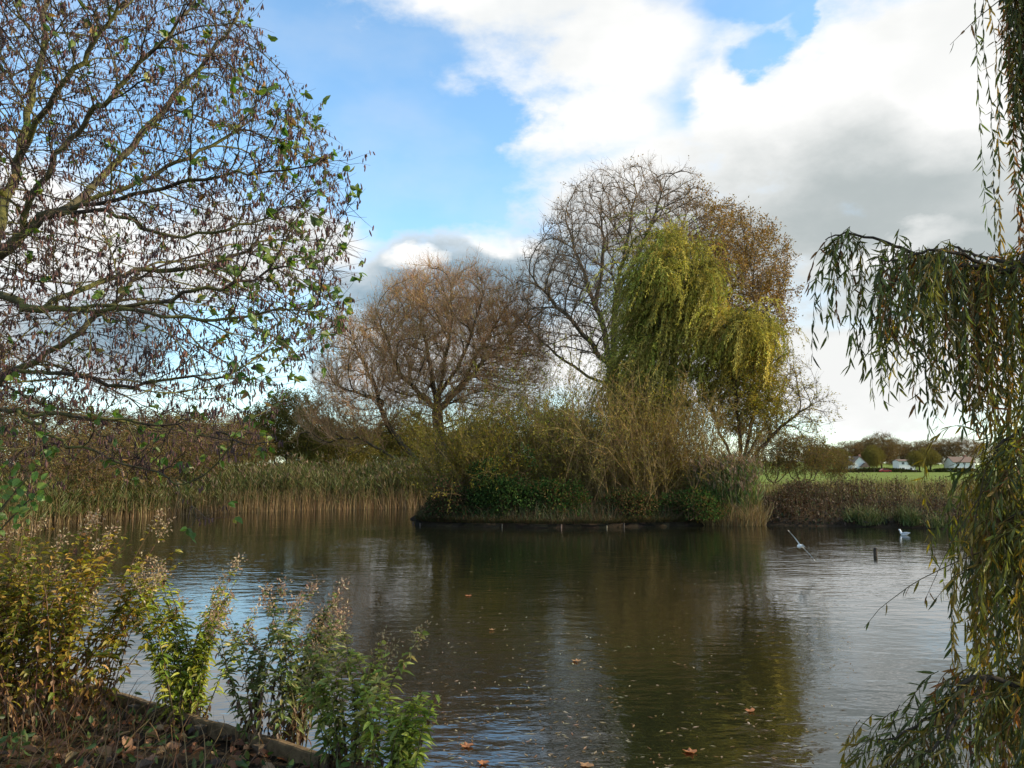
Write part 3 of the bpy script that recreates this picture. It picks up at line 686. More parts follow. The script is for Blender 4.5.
def along(poly, i0, i1, n, off):
    seg = poly[i0:i1]; u = np.sort(rng.random(n))*(len(seg)-1.001); k = u.astype(int); f = (u-k)[:, None]
    p = seg[k]*(1-f)+seg[k+1]*f; tg = nrm(seg[k+1]-seg[k]); nn = np.stack([tg[:, 1], -tg[:, 0]], 1)
    return p+nn*np.broadcast_to(off, (n,))[:, None]
def reed_mesh(p, h, greens, tans, plume, leafn=5, lean=(-.05, 0), green_from=.38):
    ml = MB(); n = len(p)
    tip, d = blades(ml, p, h, lean, .026, tans, 3, .2, .12)
    for k in range(leafn):
        f = rng.uniform(green_from, .97, n)[:, None]; q = p+(tip-p)*f
        a = rng.uniform(0, 2*pi, n); dd = np.stack([np.cos(a)*.6-.15, np.sin(a)*.6, rng.uniform(.35, 1.3, n)], 1)
        leaves(ml, q, dd, rng.uniform(.3, .6, n), .036, pal(n, greens, .22), cup=.12)
    if plume > 0:
        m = rng.random(n) < plume; q = tip[m]
        for k in range(9):
            leaves(ml, q-d[m]*.18*rng.random((m.sum(), 1)), d[m]+rng.normal(size=(m.sum(), 3))*.35+np.array([-.25, 0, 0]), rng.uniform(.1, .22, m.sum()), .035, pal(m.sum(), [(.24, .17, .11), (.19, .13, .085)]))
    return ml
TANS = [(.22, .15, .07), (.18, .12, .055), (.27, .185, .085), (.13, .09, .045)]
def poly_near(x, y): return int(np.argmin(np.hypot(POND[:, 0]-x, POND[:, 1]-y)))
def left_reeds():
    i0 = poly_near(-4.0, 47.9); i1 = poly_near(-16.8, 23)
    n = 6500; off = rng.uniform(-1.1, 2.2, n); xy = along(POND, i0, i1, n, off)
    z, d = height(xy[:, 0], xy[:, 1]); n = len(xy)
    P = np.stack([xy[:, 0], xy[:, 1], np.maximum(z, -.1)], 1)
    hh = (1.82+.5*clump(P, .55)+.25*clump(P, 1.7, 3)+rng.normal(size=n)*.3)*np.where(xy[:, 1] > 40, 1.0, .85)
    ml = reed_mesh(P, hh, [(.065, .085, .02), (.05, .07, .018), (.085, .09, .025), (.11, .09, .034)], TANS, .14, 8, green_from=.2)
    # broken straw standing at the water's edge
    m = 4200; xy2 = along(POND, i0, i1, m, rng.uniform(-1.3, -.7, m)); xy2 = xy2[rng.random(m) < sstep(xy2[:, 0], -19, -13)]; m = len(xy2); P2 = np.concatenate([xy2, np.zeros((m, 1))], 1)
    blades(ml, P2, rng.uniform(.4, 1.35, m), (-.02, 0), .03, TANS, 3, .25, .13)
    tag(ml.build('reeds', DRY), 'bed of reeds with straw coloured feet along the left far shore', 'reeds', kind='stuff')
left_reeds()
def island_reeds():
    n = 820; a = rng.uniform(0, 2*pi, n); r = np.sqrt(rng.random(n)); x0 = ix(732, 31.8)
    P = np.stack([x0+1.3*r*np.cos(a), 32.7+1.0*r*np.sin(a), np.full(n, -.1)], 1); hh = rng.uniform(1.7, 3.15, n)*(1-.15*r)
    t = thing('reed_clump', (x0, 32.6, .15), 'clump of green reeds with pale feathery plumes at the island right tip', 'reeds')
    reed_mesh(P, hh, [(.075, .115, .028), (.10, .125, .03), (.055, .095, .025)], TANS, .8, 7, green_from=.1).build('stalks', DRY, t)
    ml = MB(); n = 1500; a = rng.uniform(0, 2*pi, n); r = np.sqrt(rng.random(n)); P = np.stack([x0-.1+1.4*r*np.cos(a), 32.1+.6*r*np.sin(a), np.full(n, -.08)], 1)
    blades(ml, P, rng.uniform(.5, 1.3, n), (0, -.15), .03, [(.20, .14, .06), (.25, .18, .08), (.13, .085, .04)], 3, .9, .3)
    ml.build('dry_skirt', DRY, t)
island_reeds()
def fringe():
    ml = MB(); n = 6000; a = rng.uniform(pi, 2*pi, n); k = rng.uniform(.78, 1.0, n); xy = IC+(island_rim(a)-IC)*k[:, None]
    P = np.concatenate([xy, island_h(xy[:, 0], xy[:, 1])[:, None]-.03], 1)
    blades(ml, P, rng.uniform(.15, .6, n)*(1+.6*clump(P, 1.5)), (0, -.1), .022, [(.035, .055, .016), (.026, .042, .013), (.08, .055, .028), (.10, .065, .03)], 3, .9, .35)
    m = 7000; a = rng.uniform(pi, 2*pi, m); xy = IC+(island_rim(a)-IC)*1.0; P = np.concatenate([xy, np.full((m, 1), .16)], 1)
    blades(ml, P, rng.uniform(.12, .5, m), (0, -.9), .02, [(.07, .05, .026), (.05, .04, .02), (.045, .06, .02), (.10, .075, .035)], 3, 1.2, .4)
    m = 4200; a = rng.uniform(0, 2*pi, m); k = np.sqrt(rng.random(m))*.85; xy = IC+(island_rim(a)-IC)*k[:, None]; P = np.concatenate([xy, island_h(xy[:, 0], xy[:, 1])[:, None]-.03], 1)
    blades(ml, P, rng.uniform(.4, 1.3, m), (0, 0), .025, [(.11, .075, .035), (.15, .10, .045), (.05, .07, .02)], 3, .6, .25)
    tag(ml.build('grass', DRY), 'rough grass and dead stalks covering the island', 'grass', kind='stuff')
fringe()
def right_bank():
    i0 = poly_near(18.5, 27.5); i1 = poly_near(9.3, 36)
    ml = MB(); n = 4200; off = rng.uniform(.1, 5.5, n); xy = along(POND, i0-12, i1, n, off); z, d = height(xy[:, 0], xy[:, 1]); P = np.stack([xy[:, 0], xy[:, 1], z-.05], 1)
    hh = rng.uniform(.4, 1.0, n)*(1+.35*clump(P, 1.3)); tip, dd = blades(ml, P, hh, (0, 0), .022, [(.085, .055, .028), (.055, .034, .019), (.12, .08, .038), (.04, .024, .015)], 3, .25, .16)
    for k in range(8):
        m = rng.random(n) < .5; f = rng.uniform(.5, 1, m.sum())[:, None]
        leaves(ml, P[m]+(tip[m]-P[m])*f, rng.normal(size=(m.sum(), 3))*.6+np.array([0, 0, .5]), rng.uniform(.05, .12, m.sum()), .04, pal(m.sum(), [(.075, .042, .02), (.055, .03, .016), (.035, .022, .013), (.05, .06, .02)]))
    n = 3500; off = rng.uniform(-.1, 3.2, n); xy = along(POND, i0-12, i1, n, off); z, d = height(xy[:, 0], xy[:, 1]); P = np.stack([xy[:, 0], xy[:, 1], z], 1)
    leaves(ml, P+rng.random((n, 3))*np.array([.2, .2, .25]), rng.normal(size=(n, 3)), rng.uniform(.1, .25, n), .09, pal(n, [(.04, .024, .015), (.03, .02, .013), (.06, .038, .022), (.022, .032, .012)]))  # low leaves tinted extra dark, standing in for shade on the bank
    tag(ml.build('dead_stalks', DRY), 'dark dead dock stalks crowding the right far bank', 'weeds', kind='stuff')
    mg = MB(); n = 0
    for c in range(40):
        u = rng.random(); k = along(POND, i0-10, poly_near(12.2, 31.4), 1, rng.uniform(.05, .7))[0]; m = 130
        P = np.tile([k[0], k[1], max(hz(*k), 0)], (m, 1))+rng.normal(size=(m, 3))*np.array([.16, .12, .02])
        blades(mg, P, rng.uniform(.35, .95, m), (0, -.15), .026, [(.05, .08, .022), (.04, .06, .018), (.13, .15, .05), (.18, .16, .07)], 4, 1.5, .38)
    tag(mg.build('tussock_grass', DRY), 'arching green sedge tussocks along the right far water edge', 'grass', kind='stuff')
    # rough yellow grass at the field edge
    mf = MB(); n = 16000; xx = rng.uniform(4, 34, n); yy = 33+19*rng.random(n)**1.5; z, d = height(xx, yy); k = d > 3.0; P = np.stack([xx, yy, z], 1)[k]
    blades(mf, P, rng.uniform(.2, .75, len(P))*sstep(P[:, 1], 53, 40), (0, 0), .03, [(.17, .14, .045), (.22, .16, .06), (.12, .12, .03), (.13, .085, .04)], 2, .5, .3)
    tag(mf.build('field_grass', DRY), 'yellowing rough grass at the near edge of the field', 'grass', kind='stuff')
right_bank()

# ------------------------------------------------------------------ background trees and hedges
def proto_tree(name, H, W, seed, cols, leafcols, leafp, label, cat='tree', ntw=4000, trunk_f=.22, leafs=.16):
    b = np.zeros(3); t = thing(name, b, label, cat)
    s = Skel(); tr = s.limb([b, (0.05*H*.3, 0, H*trunk_f)], sub=4); top = tr[-1]
    for k in range(5):
        a = k*2*pi/5+rng.normal()*.3; s.limb([(cos(a)*W*.18, sin(a)*W*.18, H*(trunk_f+.16)), (cos(a)*W*.33, sin(a)*W*.33, H*.7)], top, wob=.05)
    A = ellipsoid_pts(1000, (0, 0, H*.6), (W*.5, W*.5, H*.40), .35)
    s.colonize(A, H*.034, H*.3, H*.055, 60, (0, 0, .12), .15, radial=np.array([0, 0, H*.15]), inert=.7); s.finish(H*.0011, H*.022)
    mb = MB(); ml = MB(); dr = s.dirs(); m = np.where(s.r < H*.006)[0]; k = rng.choice(m, ntw); d = nrm(dr[k]*.7+rng.normal(size=(ntw, 3))*.55+np.array([0, 0, .2]))
    P, D, Fr = twigs(mb, s.P[k], d, rng.uniform(.05, .12, ntw)*H, .0011*H, pal(ntw, cols), 3, (0, 0, .15), .4)
    ii = np.where(rng.random(len(P)) < leafp)[0]
    leaves(ml, P[ii]+rng.normal(size=(len(ii), 3))*.01*H, D[ii]+rng.normal(size=(len(ii), 3)), leafs*rng.uniform(.6, 1.2, len(ii)), leafs*.5, pal(len(ii), leafcols))
    finish_tree(t, s, BARK, lambda r: (.05, .038, .028), mb, ml, sides=6, rmin=.08)
    return t
def dup(o, loc, rz, sc, label, group):
    c = o.copy(); COL.objects.link(c); c.location = loc; c.rotation_euler = (0, 0, rz); c.scale = (sc[0], sc[0], sc[1])
    c['label'] = label; c['group'] = group
    for ch in list(o.children):
        d = ch.copy(); COL.objects.link(d); d.parent = c
        for g in ch.children:
            e = g.copy(); COL.objects.link(e); e.parent = d
    return c
TB = proto_tree('brown_tree', 9, 8.5, 1, [(.13, .085, .05), (.16, .105, .06)], [(.17, .10, .035), (.13, .085, .03), (.12, .105, .03)], .35, '', ntw=6500)
TO = proto_tree('olive_tree', 6.5, 7.0, 2, [(.11, .085, .04), (.14, .11, .045)], [(.13, .115, .03), (.16, .125, .035), (.11, .10, .03)], .75, '', ntw=6000, trunk_f=.1)
TR = proto_tree('thorn_bush', 4.0, 5.0, 3, [(.15, .095, .055), (.12, .08, .045)], [(.15, .095, .04), (.12, .095, .035), (.10, .095, .03)], .4, '', ntw=4200, trunk_f=.06, leafs=.12)
def at(px, Y): x = (px-512)/F*Y; return (x, Y, hz(x, Y)-.08)
GB = 'trees behind the left reeds'
first = {id(TB): True, id(TO): True, id(TR): True}
def place(o, px, Y, H0, H, wsc, label, group, rz=None):
    rz = rng.uniform(0, 6.28) if rz is None else rz; sc = (wsc, H/H0); loc = at(px, Y)
    if first[id(o)]:
        first[id(o)] = False; o.location = loc; o.rotation_euler = (0, 0, rz); o.scale = (sc[0], sc[0], sc[1]); o['label'] = label; o['group'] = group; return o
    return dup(o, loc, rz, sc, label, group)
place(TO, 290, 58, 6.5, 6.6, .85, 'dense olive brown tree just left of the leaning willow trunk', GB)
place(TO, 340, 66, 6.5, 5.0, .9, 'low olive tree under the leaning limb of the bare willow', GB)
place(TO, 405, 70, 6.5, 6.0, .9, 'olive tree seen between the two trunks of the bare willow', GB)
place(TB, 225, 62, 9, 5.4, .8, 'taller brown tree left of the dense olive tree', GB)
place(TB, 130, 55, 9, 5.2, .9, 'brown tree behind the alder twigs, left of centre', GB)
place(TB, 40, 50, 9, 5.6, .95, 'tall brown tree at the left end of the far bank', GB)
place(TB, -60, 46, 9, 10.0, 1.0, 'brown tree past the left end of the far bank', GB)
place(TO, 180, 70, 6.5, 6.0, 1.0, 'olive tree standing back between two brown trees', GB)
place(TB, 530, 80, 9, 8.5, .8, 'brown tree seen through the gap right of the bare willow', GB)
place(TO, 560, 74, 6.5, 6.5, .9, 'low olive tree in the gap behind the osier stems', GB)
place(TO, 480, 78, 6.5, 6.0, .9, 'olive tree behind the trunk of the bare willow', GB)
for px, Y, H, w, l in [(250, 105, 7.5, 1.3, 'distant olive tree behind the dense olive brown tree'), (318, 112, 7.0, 1.4, 'distant olive tree left of the bare willow trunks'), (372, 108, 6.5, 1.3, 'distant olive tree behind the low leaning limb'), (425, 115, 7.0, 1.4, 'distant olive tree just left of the upright willow trunk'), (465, 105, 6.0, 1.3, 'distant olive tree just right of the upright willow trunk'), (170, 100, 7.0, 1.4, 'distant olive tree behind the red brown bushes')]:
    place(TO, px, Y, 6.5, H, w, l, GB)
mound('hedge', at(340, 95), (22.0, 1.2, 2.0), 12000, .3, .2, [(.05, .05, .022), (.075, .06, .025), (.04, .05, .02)], 'long dull green hedge behind the left reeds', 'hedge', gap=-.7, cs=.6, shell=.6)
GT = 'red brown bushes behind the left reeds'
for px, Y, H, w, l in [(65, 34, 3.6, .9, 'red brown bush above the nearest reeds'), (120, 38, 3.9, .95, 'red brown bush under the middle of the alder boughs'), (180, 42, 4.0, 1.0, 'broad red brown bush rising above straw reeds'), (235, 46, 3.7, .9, 'red brown bush at the right end of its row'), (5, 31, 3.8, .9, 'red brown bush at the left picture edge'), (150, 47, 3.6, 1.0, 'taller red brown bush in the second row'), (92, 36.3, 2.6, .7, 'small red brown bush right at the left water edge'), (143, 39, 2.5, .7, 'small rusty bush among the left reeds'), (192, 42.3, 2.4, .65, 'small red brown bush beside the straw reeds')]:
    place(TR, px, Y, 4.0, H, w, l, GT)
GR = 'bushes at the edge of the right field'
for px, Y, H, w, l in [(802, 48, 3.1, .75, 'round olive brown bush right of the island'), (832, 52, 2.4, .5, 'low brown bush left of the white gabled house'), (772, 50, 3.6, .75, 'dark bush half hidden by the plumed reeds')]:
    place(TR, px, Y, 4.0, H, w, l, GR)
GF = 'trees around the distant houses'
for px, Y, H, w, l in [(880, 393, 18.9, 2.03, 'tallest bare tree between the two white houses'), (862, 435, 16.2, 2.03, 'brown tree behind the gabled house'), (838, 427, 12.2, 1.89, 'low dark tree left of the gabled house'), (928, 412, 16.2, 2.03, 'brown tree right of the flat white house'), (960, 405, 17.6, 2.03, 'distant tree behind the hanging willow leaves'), (895, 450, 14.9, 2.16, 'tree rising over the roof of the flat white house'),
                       (1010, 397, 16.2, 1.89, 'distant tree at the far right of the field'), (815, 450, 13.5, 2.03, 'distant tree just right of the small sallow')]:
    place(TB, px, Y, 9, H, w, l, GF)
for px, Y, H, w, l in [(872, 384, 12.2, 1.49, 'dense dark tree right behind the white van'), (838, 393, 10.8, 1.76, 'dense low tree beside the street lamp'), (925, 378, 10.8, 1.62, 'dense tree right of the blue car'), (815, 420, 12.2, 2.03, 'dense distant tree just right of the island')]:
    place(TO, px, Y, 6.5, H, w, l, GF)
for px, Y, H, w, l in [(872, 312, 8.8, 0.74, 'narrow dark tree in front of the gap between the white houses'), (914, 315, 8.1, 0.94, 'dark tree covering the right end of the flat white house'), (838, 315, 6.1, 0.94, 'dark low tree before the left side of the gabled house')]:
    place(TO, px, Y, 6.5, H, w, l, GF)

# ------------------------------------------------------------------ distant houses and cars
def box(mb, c, s, tint=(.5, .5, .5), rot=0.0):
    c = np.array(c, float); s = np.array(s, float)/2
    v = np.array([[x, y, z] for x in (-1, 1) for y in (-1, 1) for z in (-1, 1)], float)*s
    R = np.array([[cos(rot), -sin(rot), 0], [sin(rot), cos(rot), 0], [0, 0, 1]]); v = v@R.T+c
    mb.add(v, [[0, 1, 3, 2], [4, 6, 7, 5], [0, 4, 5, 1], [2, 3, 7, 6], [0, 2, 6, 4], [1, 5, 7, 3]], tint)
RENDER_W = plain_mat('white_render', (.62, .61, .58), .8, .6, .06); ROOF = plain_mat('roof_tile', (.13, .085, .065), .8, 3, .25); GLASS = plain_mat('window_glass', (.03, .035, .045), .1, 1, .1); BRICK = plain_mat('brick', (.26, .13, .09), .85, 6, .2); FRAME = plain_mat('white_paint', (.75, .75, .73), .5, 1, .03); DARKW = plain_mat('dark_paint', (.05, .05, .055), .5, 1, .1)
def house(px, Y, w, dp, eave, ridge, label, gable_front=True, rz=0.0, porch=False):
    x, y, z = at(px, Y); t = thing('house', (x, y, z), label, 'house', 'distant white houses')
    o = np.array([x, y, z])
    m = MB()
    if gable_front:
        prof = np.array([[-w/2, 0], [w/2, 0], [w/2, eave], [0, ridge], [-w/2, eave]])
        v = np.concatenate([np.stack([prof[:, 0], np.full(5, k), prof[:, 1]], 1) for k in (0, dp)])
    else:
        prof = np.array([[0, 0], [dp, 0], [dp, eave], [dp/2, ridge], [0, eave]])
        v = np.concatenate([np.stack([np.full(5, k), prof[:, 0], prof[:, 1]], 1) for k in (-w/2, w/2)])
    m.add(v+o, [[0, 1, 2, 3, 4]], (.5,)*3); m.add(v+o, [[9, 8, 7, 6, 5]], (.5,)*3); m.add(v+o, [[0, 5, 6, 1], [1, 6, 7, 2], [4, 9, 5, 0]], (.5,)*3)
    m.build('wall', RENDER_W, t)
    r = MB(); th = .22; ov = .35
    def slab(a, b, c, d):
        a, b, c, d = [np.array(k, float)+o for k in (a, b, c, d)]; n = np.cross(b-a, d-a); n = n/np.linalg.norm(n)*th
        if n[2] < 0: n = -n
        v = np.array([a, b, c, d, a+n, b+n, c+n, d+n]); r.add(v, [[0, 1, 2, 3], [4, 5, 6, 7], [0, 1, 5, 4], [1, 2, 6, 5], [2, 3, 7, 6], [3, 0, 4, 7]], (.5,)*3)
    k = (ridge-eave)
    if gable_front:
        for sgn in (-1, 1):
            f = ov/(w/2); slab((sgn*(w/2+ov), -ov, eave-k*f+.02), (0, -ov, ridge+.02), (0, dp+ov, ridge+.02), (sgn*(w/2+ov), dp+ov, eave-k*f+.02))
    else:
        f = ov/(dp/2)
        slab((-w/2-ov, -ov, eave-k*f+.02), (w/2+ov, -ov, eave-k*f+.02), (w/2+ov, dp/2, ridge+.02), (-w/2-ov, dp/2, ridge+.02))
        slab((-w/2-ov, dp+ov, eave-k*f+.02), (w/2+ov, dp+ov, eave-k*f+.02), (w/2+ov, dp/2, ridge+.02), (-w/2-ov, dp/2, ridge+.02))
    ro = r.build('roof', ROOF, t)
    ch = MB(); box(ch, o+np.array([w*.28, dp*.5, ridge+.2]), (.8, .8, 1.8)); ch.build('chimney', BRICK, ro)
    nx = max(2, int(w/3)); fl = [1.5] if eave < 4 else [1.5, 4.1]
    for zc in fl:
        for i in range(nx):
            if zc < 2 and i == nx//2: continue
            xc = -w/2+(i+.5)*w/nx
            f = MB(); box(f, o+np.array([xc, -.02, zc]), (1.5, .1, 1.3)); fo = f.build('window', FRAME, t)
            g = MB()
            for sx in (-.34, .34): box(g, o+np.array([xc+sx, -.075, zc]), (.6, .03, 1.1))
            g.build('pane', GLASS, fo)
    d = MB(); xc = -w/2+(nx//2+.5)*w/nx; box(d, o+np.array([xc, -.03, 1.05]), (1.0, .1, 2.1)); d.build('door', DARKW, t)
    if porch:
        p = MB(); v = np.array([[-2.2, -2.0, 2.3], [2.2, -2.0, 2.3], [0, -2.0, 4.2], [-2.2, 0, 2.3], [2.2, 0, 2.3], [0, 0, 4.2]])+o+np.array([xc, 0, 0])
        p.add(v, [[0, 1, 2], [5, 4, 3]], (.5,)*3); p.add(v, [[0, 2, 5, 3], [1, 4, 5, 2], [0, 3, 4, 1]], (.5,)*3)
        box(p, o+np.array([xc-2, -1.9, 1.15]), (.2, .2, 2.3)); box(p, o+np.array([xc+2, -1.9, 1.15]), (.2, .2, 2.3)); p.build('porch', ROOF, t)
    return t
house(858, 360, 7.2, 9, 3.4, 7.0, 'white house with its steep gable end facing the field', True, porch=True)
house(905, 365, 7.4, 6, 5.0, 5.7, 'wide white two storey house with a low pitched roof', False)
house(962, 370, 10, 8, 4.6, 7.0, 'white house mostly hidden by hanging willow leaves', False)
RUB = plain_mat('tyre_rubber', (.02, .02, .02), .8)
def car(px, Y, paint, label, van=False):
    x, y, z = at(px, Y); t = thing('parked_car' if not van else 'parked_van', (x, y, z), label, 'car' if not van else 'van', 'vehicles parked beyond the field'); o = np.array([x, y, z+.08]); m = MB()
    prof = np.array([[-2.1, .3], [2.1, .3], [2.15, .75], [1.3, .9], [.6, 1.42], [-1.0, 1.45], [-1.8, .95], [-2.15, .8]]) if not van else np.array([[-2.4, .35], [2.4, .35], [2.45, 1.0], [1.9, 1.2], [1.3, 2.1], [-2.3, 2.15], [-2.4, 2.0]])
    n = len(prof); W = .85
    v = np.concatenate([np.stack([prof[:, 0], np.full(n, k), prof[:, 1]], 1) for k in (-W, W)])+o
    m.add(v, [list(range(n))], (.5,)*3); m.add(v, [list(range(2*n-1, n-1, -1))], (.5,)*3); k = np.arange(n); m.add(v, np.stack([k, (k+1) % n, (k+1) % n+n, k+n], 1)[:, ::-1], (.5,)*3)
    m.build('body', paint, t)
    w = np.array([[-1.35, .95], [1.1, .95], [.55, 1.34], [-.95, 1.36]]) if not van else np.array([[.4, 1.25], [1.75, 1.25], [1.25, 1.95], [.4, 1.95]])
    for sd in (-1, 1):
            g = MB(); vv = np.stack([w[:, 0], np.full(4, sd*(W+.01)), w[:, 1]], 1)+o; vi = np.stack([w[:, 0], np.full(4, sd*(W-.02)), w[:, 1]], 1)+o
            g.add(np.concatenate([vv, vi]), [[0, 1, 2, 3], [7, 6, 5, 4], [0, 1, 5, 4], [1, 2, 6, 5], [2, 3, 7, 6], [3, 0, 4, 7]], (.5,)*3); g.build('window', GLASS, t)
    for sx in (-1.35, 1.35):
        for sy in (-.8, .8):
            h = MB(); tube(h, o+np.array([[sx, sy-.1, .24], [sx, sy+.1, .24]]), .32, (.5,)*3, 14); h.build('wheel', RUB, t)
PW = plain_mat('white_car_paint', (.72, .72, .72), .3, 1, .02); PR = plain_mat('red_car_paint', (.42, .02, .02), .3, 1, .05); PB = plain_mat('blue_car_paint', (.05, .08, .16), .3, 1, .05)
car(883, 318, PR, 'small red car parked before the low dark hedge of the distant houses')
def lamp_post(px, Y):
    x, y, z = at(px, Y); t = thing('street_lamp', (x, y, z), 'thin grey street lamp left of the gabled house', 'street lamp'); o = np.array([x, y, z]); m = MB()
    tube(m, o+np.array([[0, 0, 0], [0, 0, 5.5]]), [.09, .06], (.3,)*3, 8); m.build('pole', DARKW, t)
    m = MB(); th = np.linspace(0, pi, 7); tube(m, o+np.array([[0, 0, 5.5+.35*(1-cos(a))] for a in th]), np.maximum(.38*np.sin(th), .02), (.6,)*3, 12); m.build('globe', FRAME, t)
lamp_post(848, 300)
for px, Y, H, w, l in [(822, 415, 14, 2.0, 'bare distant tree standing just right of the sallow limb tips'), (847, 425, 16, 2.2, 'bare distant tree rising behind the street lamp'), (868, 430, 18, 2.3, 'tall bare distant tree just right of the gabled roof'), (893, 420, 17, 2.2, 'bare distant tree left of the flat white roof'), (917, 430, 16, 2.3, 'bare distant tree right of the flat white roof'), (942, 420, 17, 2.2, 'bare distant tree between the flat house and the farthest right one'), (985, 425, 16, 2.2, 'bare distant tree behind the densest hanging willow leaves')]:
    place(TB, px, Y, 9, H, w, l, GF)
mound('hedge', at(872, 326), (19, 1.2, 1.7), 9000, .5, .3, [(.03, .045, .016), (.045, .05, .02), (.06, .045, .022)], 'low dark hedge along the far side of the field in front of the gabled house', 'hedge', gap=-.6, cs=.6, shell=.7)
mound('hedge', at(952, 324), (12.0, 1.2, 1.7), 6000, .5, .3, [(.03, .045, .016), (.045, .05, .02), (.06, .045, .022)], 'low dark hedge across the field behind the hanging willow leaves', 'hedge', gap=-.6, cs=.6, shell=.7)
def post(name, px, Y, h, r, label, cat, z=None, mat=WOOD, tint=(.05, .04, .03), lean=(0, 0), group=None):
    x, y, z0 = at(px, Y); z0 = z0 if z is None else z
    t = MB(); zz = np.linspace(0, h, 5); tube(t, np.stack([x+lean[0]*zz+.006*np.sin(9*zz), y+lean[1]*zz, z0+zz], 1), r*np.array([1, 1.02, .97, 1.0, .92]), tint, 9)
    return tag(t.build(name, mat, None, (x, y, z0)), label, cat, group)
post('wooden_post', 868.3, pixz(868, 556, 0)[1], 0.56, .05, 'dark wooden post standing in open water near the flying gull', 'post', -.35, lean=(.06, 0))
post('fence_post', 414, 49.5, 1.5, .06, 'pale fence post at the foot of the bare willow', 'post', None, tint=(.22, .17, .11))
for k in range(7):
    a = pi+.45+k*.32+rng.normal()*.12; p = island_rim(np.array([a]))[0]; p = IC+(p-IC)*1.035
    tt = MB(); h = rng.uniform(.42, .6); tube(tt, np.array([[p[0], p[1], -.35], [p[0]+rng.normal()*.02, p[1]-.02, -.35+h]]), [.03, .026], pal(1, [(.07, .06, .05), (.11, .09, .07)])[0], 7)
    tag(tt.build('wooden_stake', WOOD, None, (p[0], p[1], -.35)), 'short weathered stake in the water along the front edge of the island', 'stake', 'stakes along the island edge')

# ------------------------------------------------------------------ gulls
GULLW = plain_mat('gull_white', (.78, .78, .76), .7, 8, .05); GULLG = plain_mat('gull_grey', (.42, .44, .47), .7, 8, .06); BILL = plain_mat('gull_bill', (.30, .05, .03), .5)
def ell_tube(mb, pts, rw, rh, sides=12, tint=(.8,)*3):
    """body lofted along +x-ish spine with elliptical sections"""
    pts = np.asarray(pts, float); ang = np.arange(sides)/sides*2*pi; rings = []
    tg = nrm(np.gradient(pts, axis=0)); up0 = np.array([0, 0, 1.0])
    for i in range(len(pts)):
        s = np.cross(up0, tg[i]); s /= max(np.linalg.norm(s), 1e-6); u = np.cross(tg[i], s)
        rings.append(pts[i]+np.cos(ang)[:, None]*s*rw[i]+np.sin(ang)[:, None]*u*rh[i])
    k = np.arange(sides); q = np.stack([k, (k+1) % sides, (k+1) % sides+sides, k+sides], 1)
    mb.add(np.concatenate(rings), (q[None]+(np.arange(len(pts)-1)*sides)[:, None, None]).reshape(-1, 4), tint, True)
def place_mb(mb, R, o):
    mb.v = [v@R.T+o for v in mb.v]
def gull_fly():
    o = pix(800, 546, 17.6); t = thing('gull', o, 'white gull flying low over the water on tilted spread wings', 'gull')
    # local frame: x forward, y left wing, z up ; flying away to the left, banked so that the wings run from upper left to lower right
    wing_px = (pix(812, 560, 17.55)-pix(788, 533, 17.65)); w = wing_px/np.linalg.norm(wing_px)
    f = np.array([-.12, .97, .10]); f = f-w*f.dot(w); f /= np.linalg.norm(f); u = np.cross(f, -w); R = .85*np.stack([f, -w, u], 1)
    body = MB(); ell_tube(body, [(-.20, 0, .0), (-.17, 0, 0), (-.08, 0, -.005), (.02, 0, -.01), (.10, 0, 0), (.145, 0, .012), (.175, 0, .018), (.20, 0, .016), (.215, 0, .012)], [.004, .022, .045, .055, .046, .033, .034, .024, .004], [.004, .016, .042, .055, .046, .034, .034, .024, .004])
    # fanned tail, same mesh
    body.add([(-.16, .02, 0), (-.16, -.02, 0), (-.31, -.06, .004), (-.32, 0, .006), (-.31, .06, .004), (-.16, 0, .012)], [[0, 4, 3, 5], [5, 3, 2, 1], [0, 1, 2, 3]], (.8,)*3)
    place_mb(body, R, o); body.build('body', GULLW, t)
    for sd in (1, -1):
        m = MB(); ys = np.array([.035, .12, .22, .32, .42, .50]); xs = np.array([.04, .085, .10, .06, -.01, -.075]); ch = np.array([.12, .115, .10, .08, .05, .008]); zs = np.array([.015, .04, .055, .05, .035, .02]); th = np.array([.016, .014, .010, .007, .004, .002]); V = []
        for a, b_, c, z, h in zip(ys, xs, ch, zs, th): V += [(b_, sd*a, z), (b_-c*.35, sd*a, z+h), (b_-c, sd*a, z-.004), (b_-c*.35, sd*a, z-h*.4)]
        k = np.arange(4); q = np.stack([k, (k+1) % 4, (k+1) % 4+4, k+4], 1); m.add(V, (q[None]+(np.arange(5)*4)[:, None, None]).reshape(-1, 4), (.7,)*3, True); m.add(V, [[20, 21, 22, 23]], (.7,)*3)
        place_mb(m, R, o); m.build('wing', GULLW if sd == 1 else GULLW, t)
    m = MB(); tube(m, np.array([(.205, 0, .012), (.235, 0, .008), (.245, 0, .003)])@R.T+o, [.008, .006, .001], (.3, .1, .05), 6); m.build('bill', BILL, t)
gull_fly()
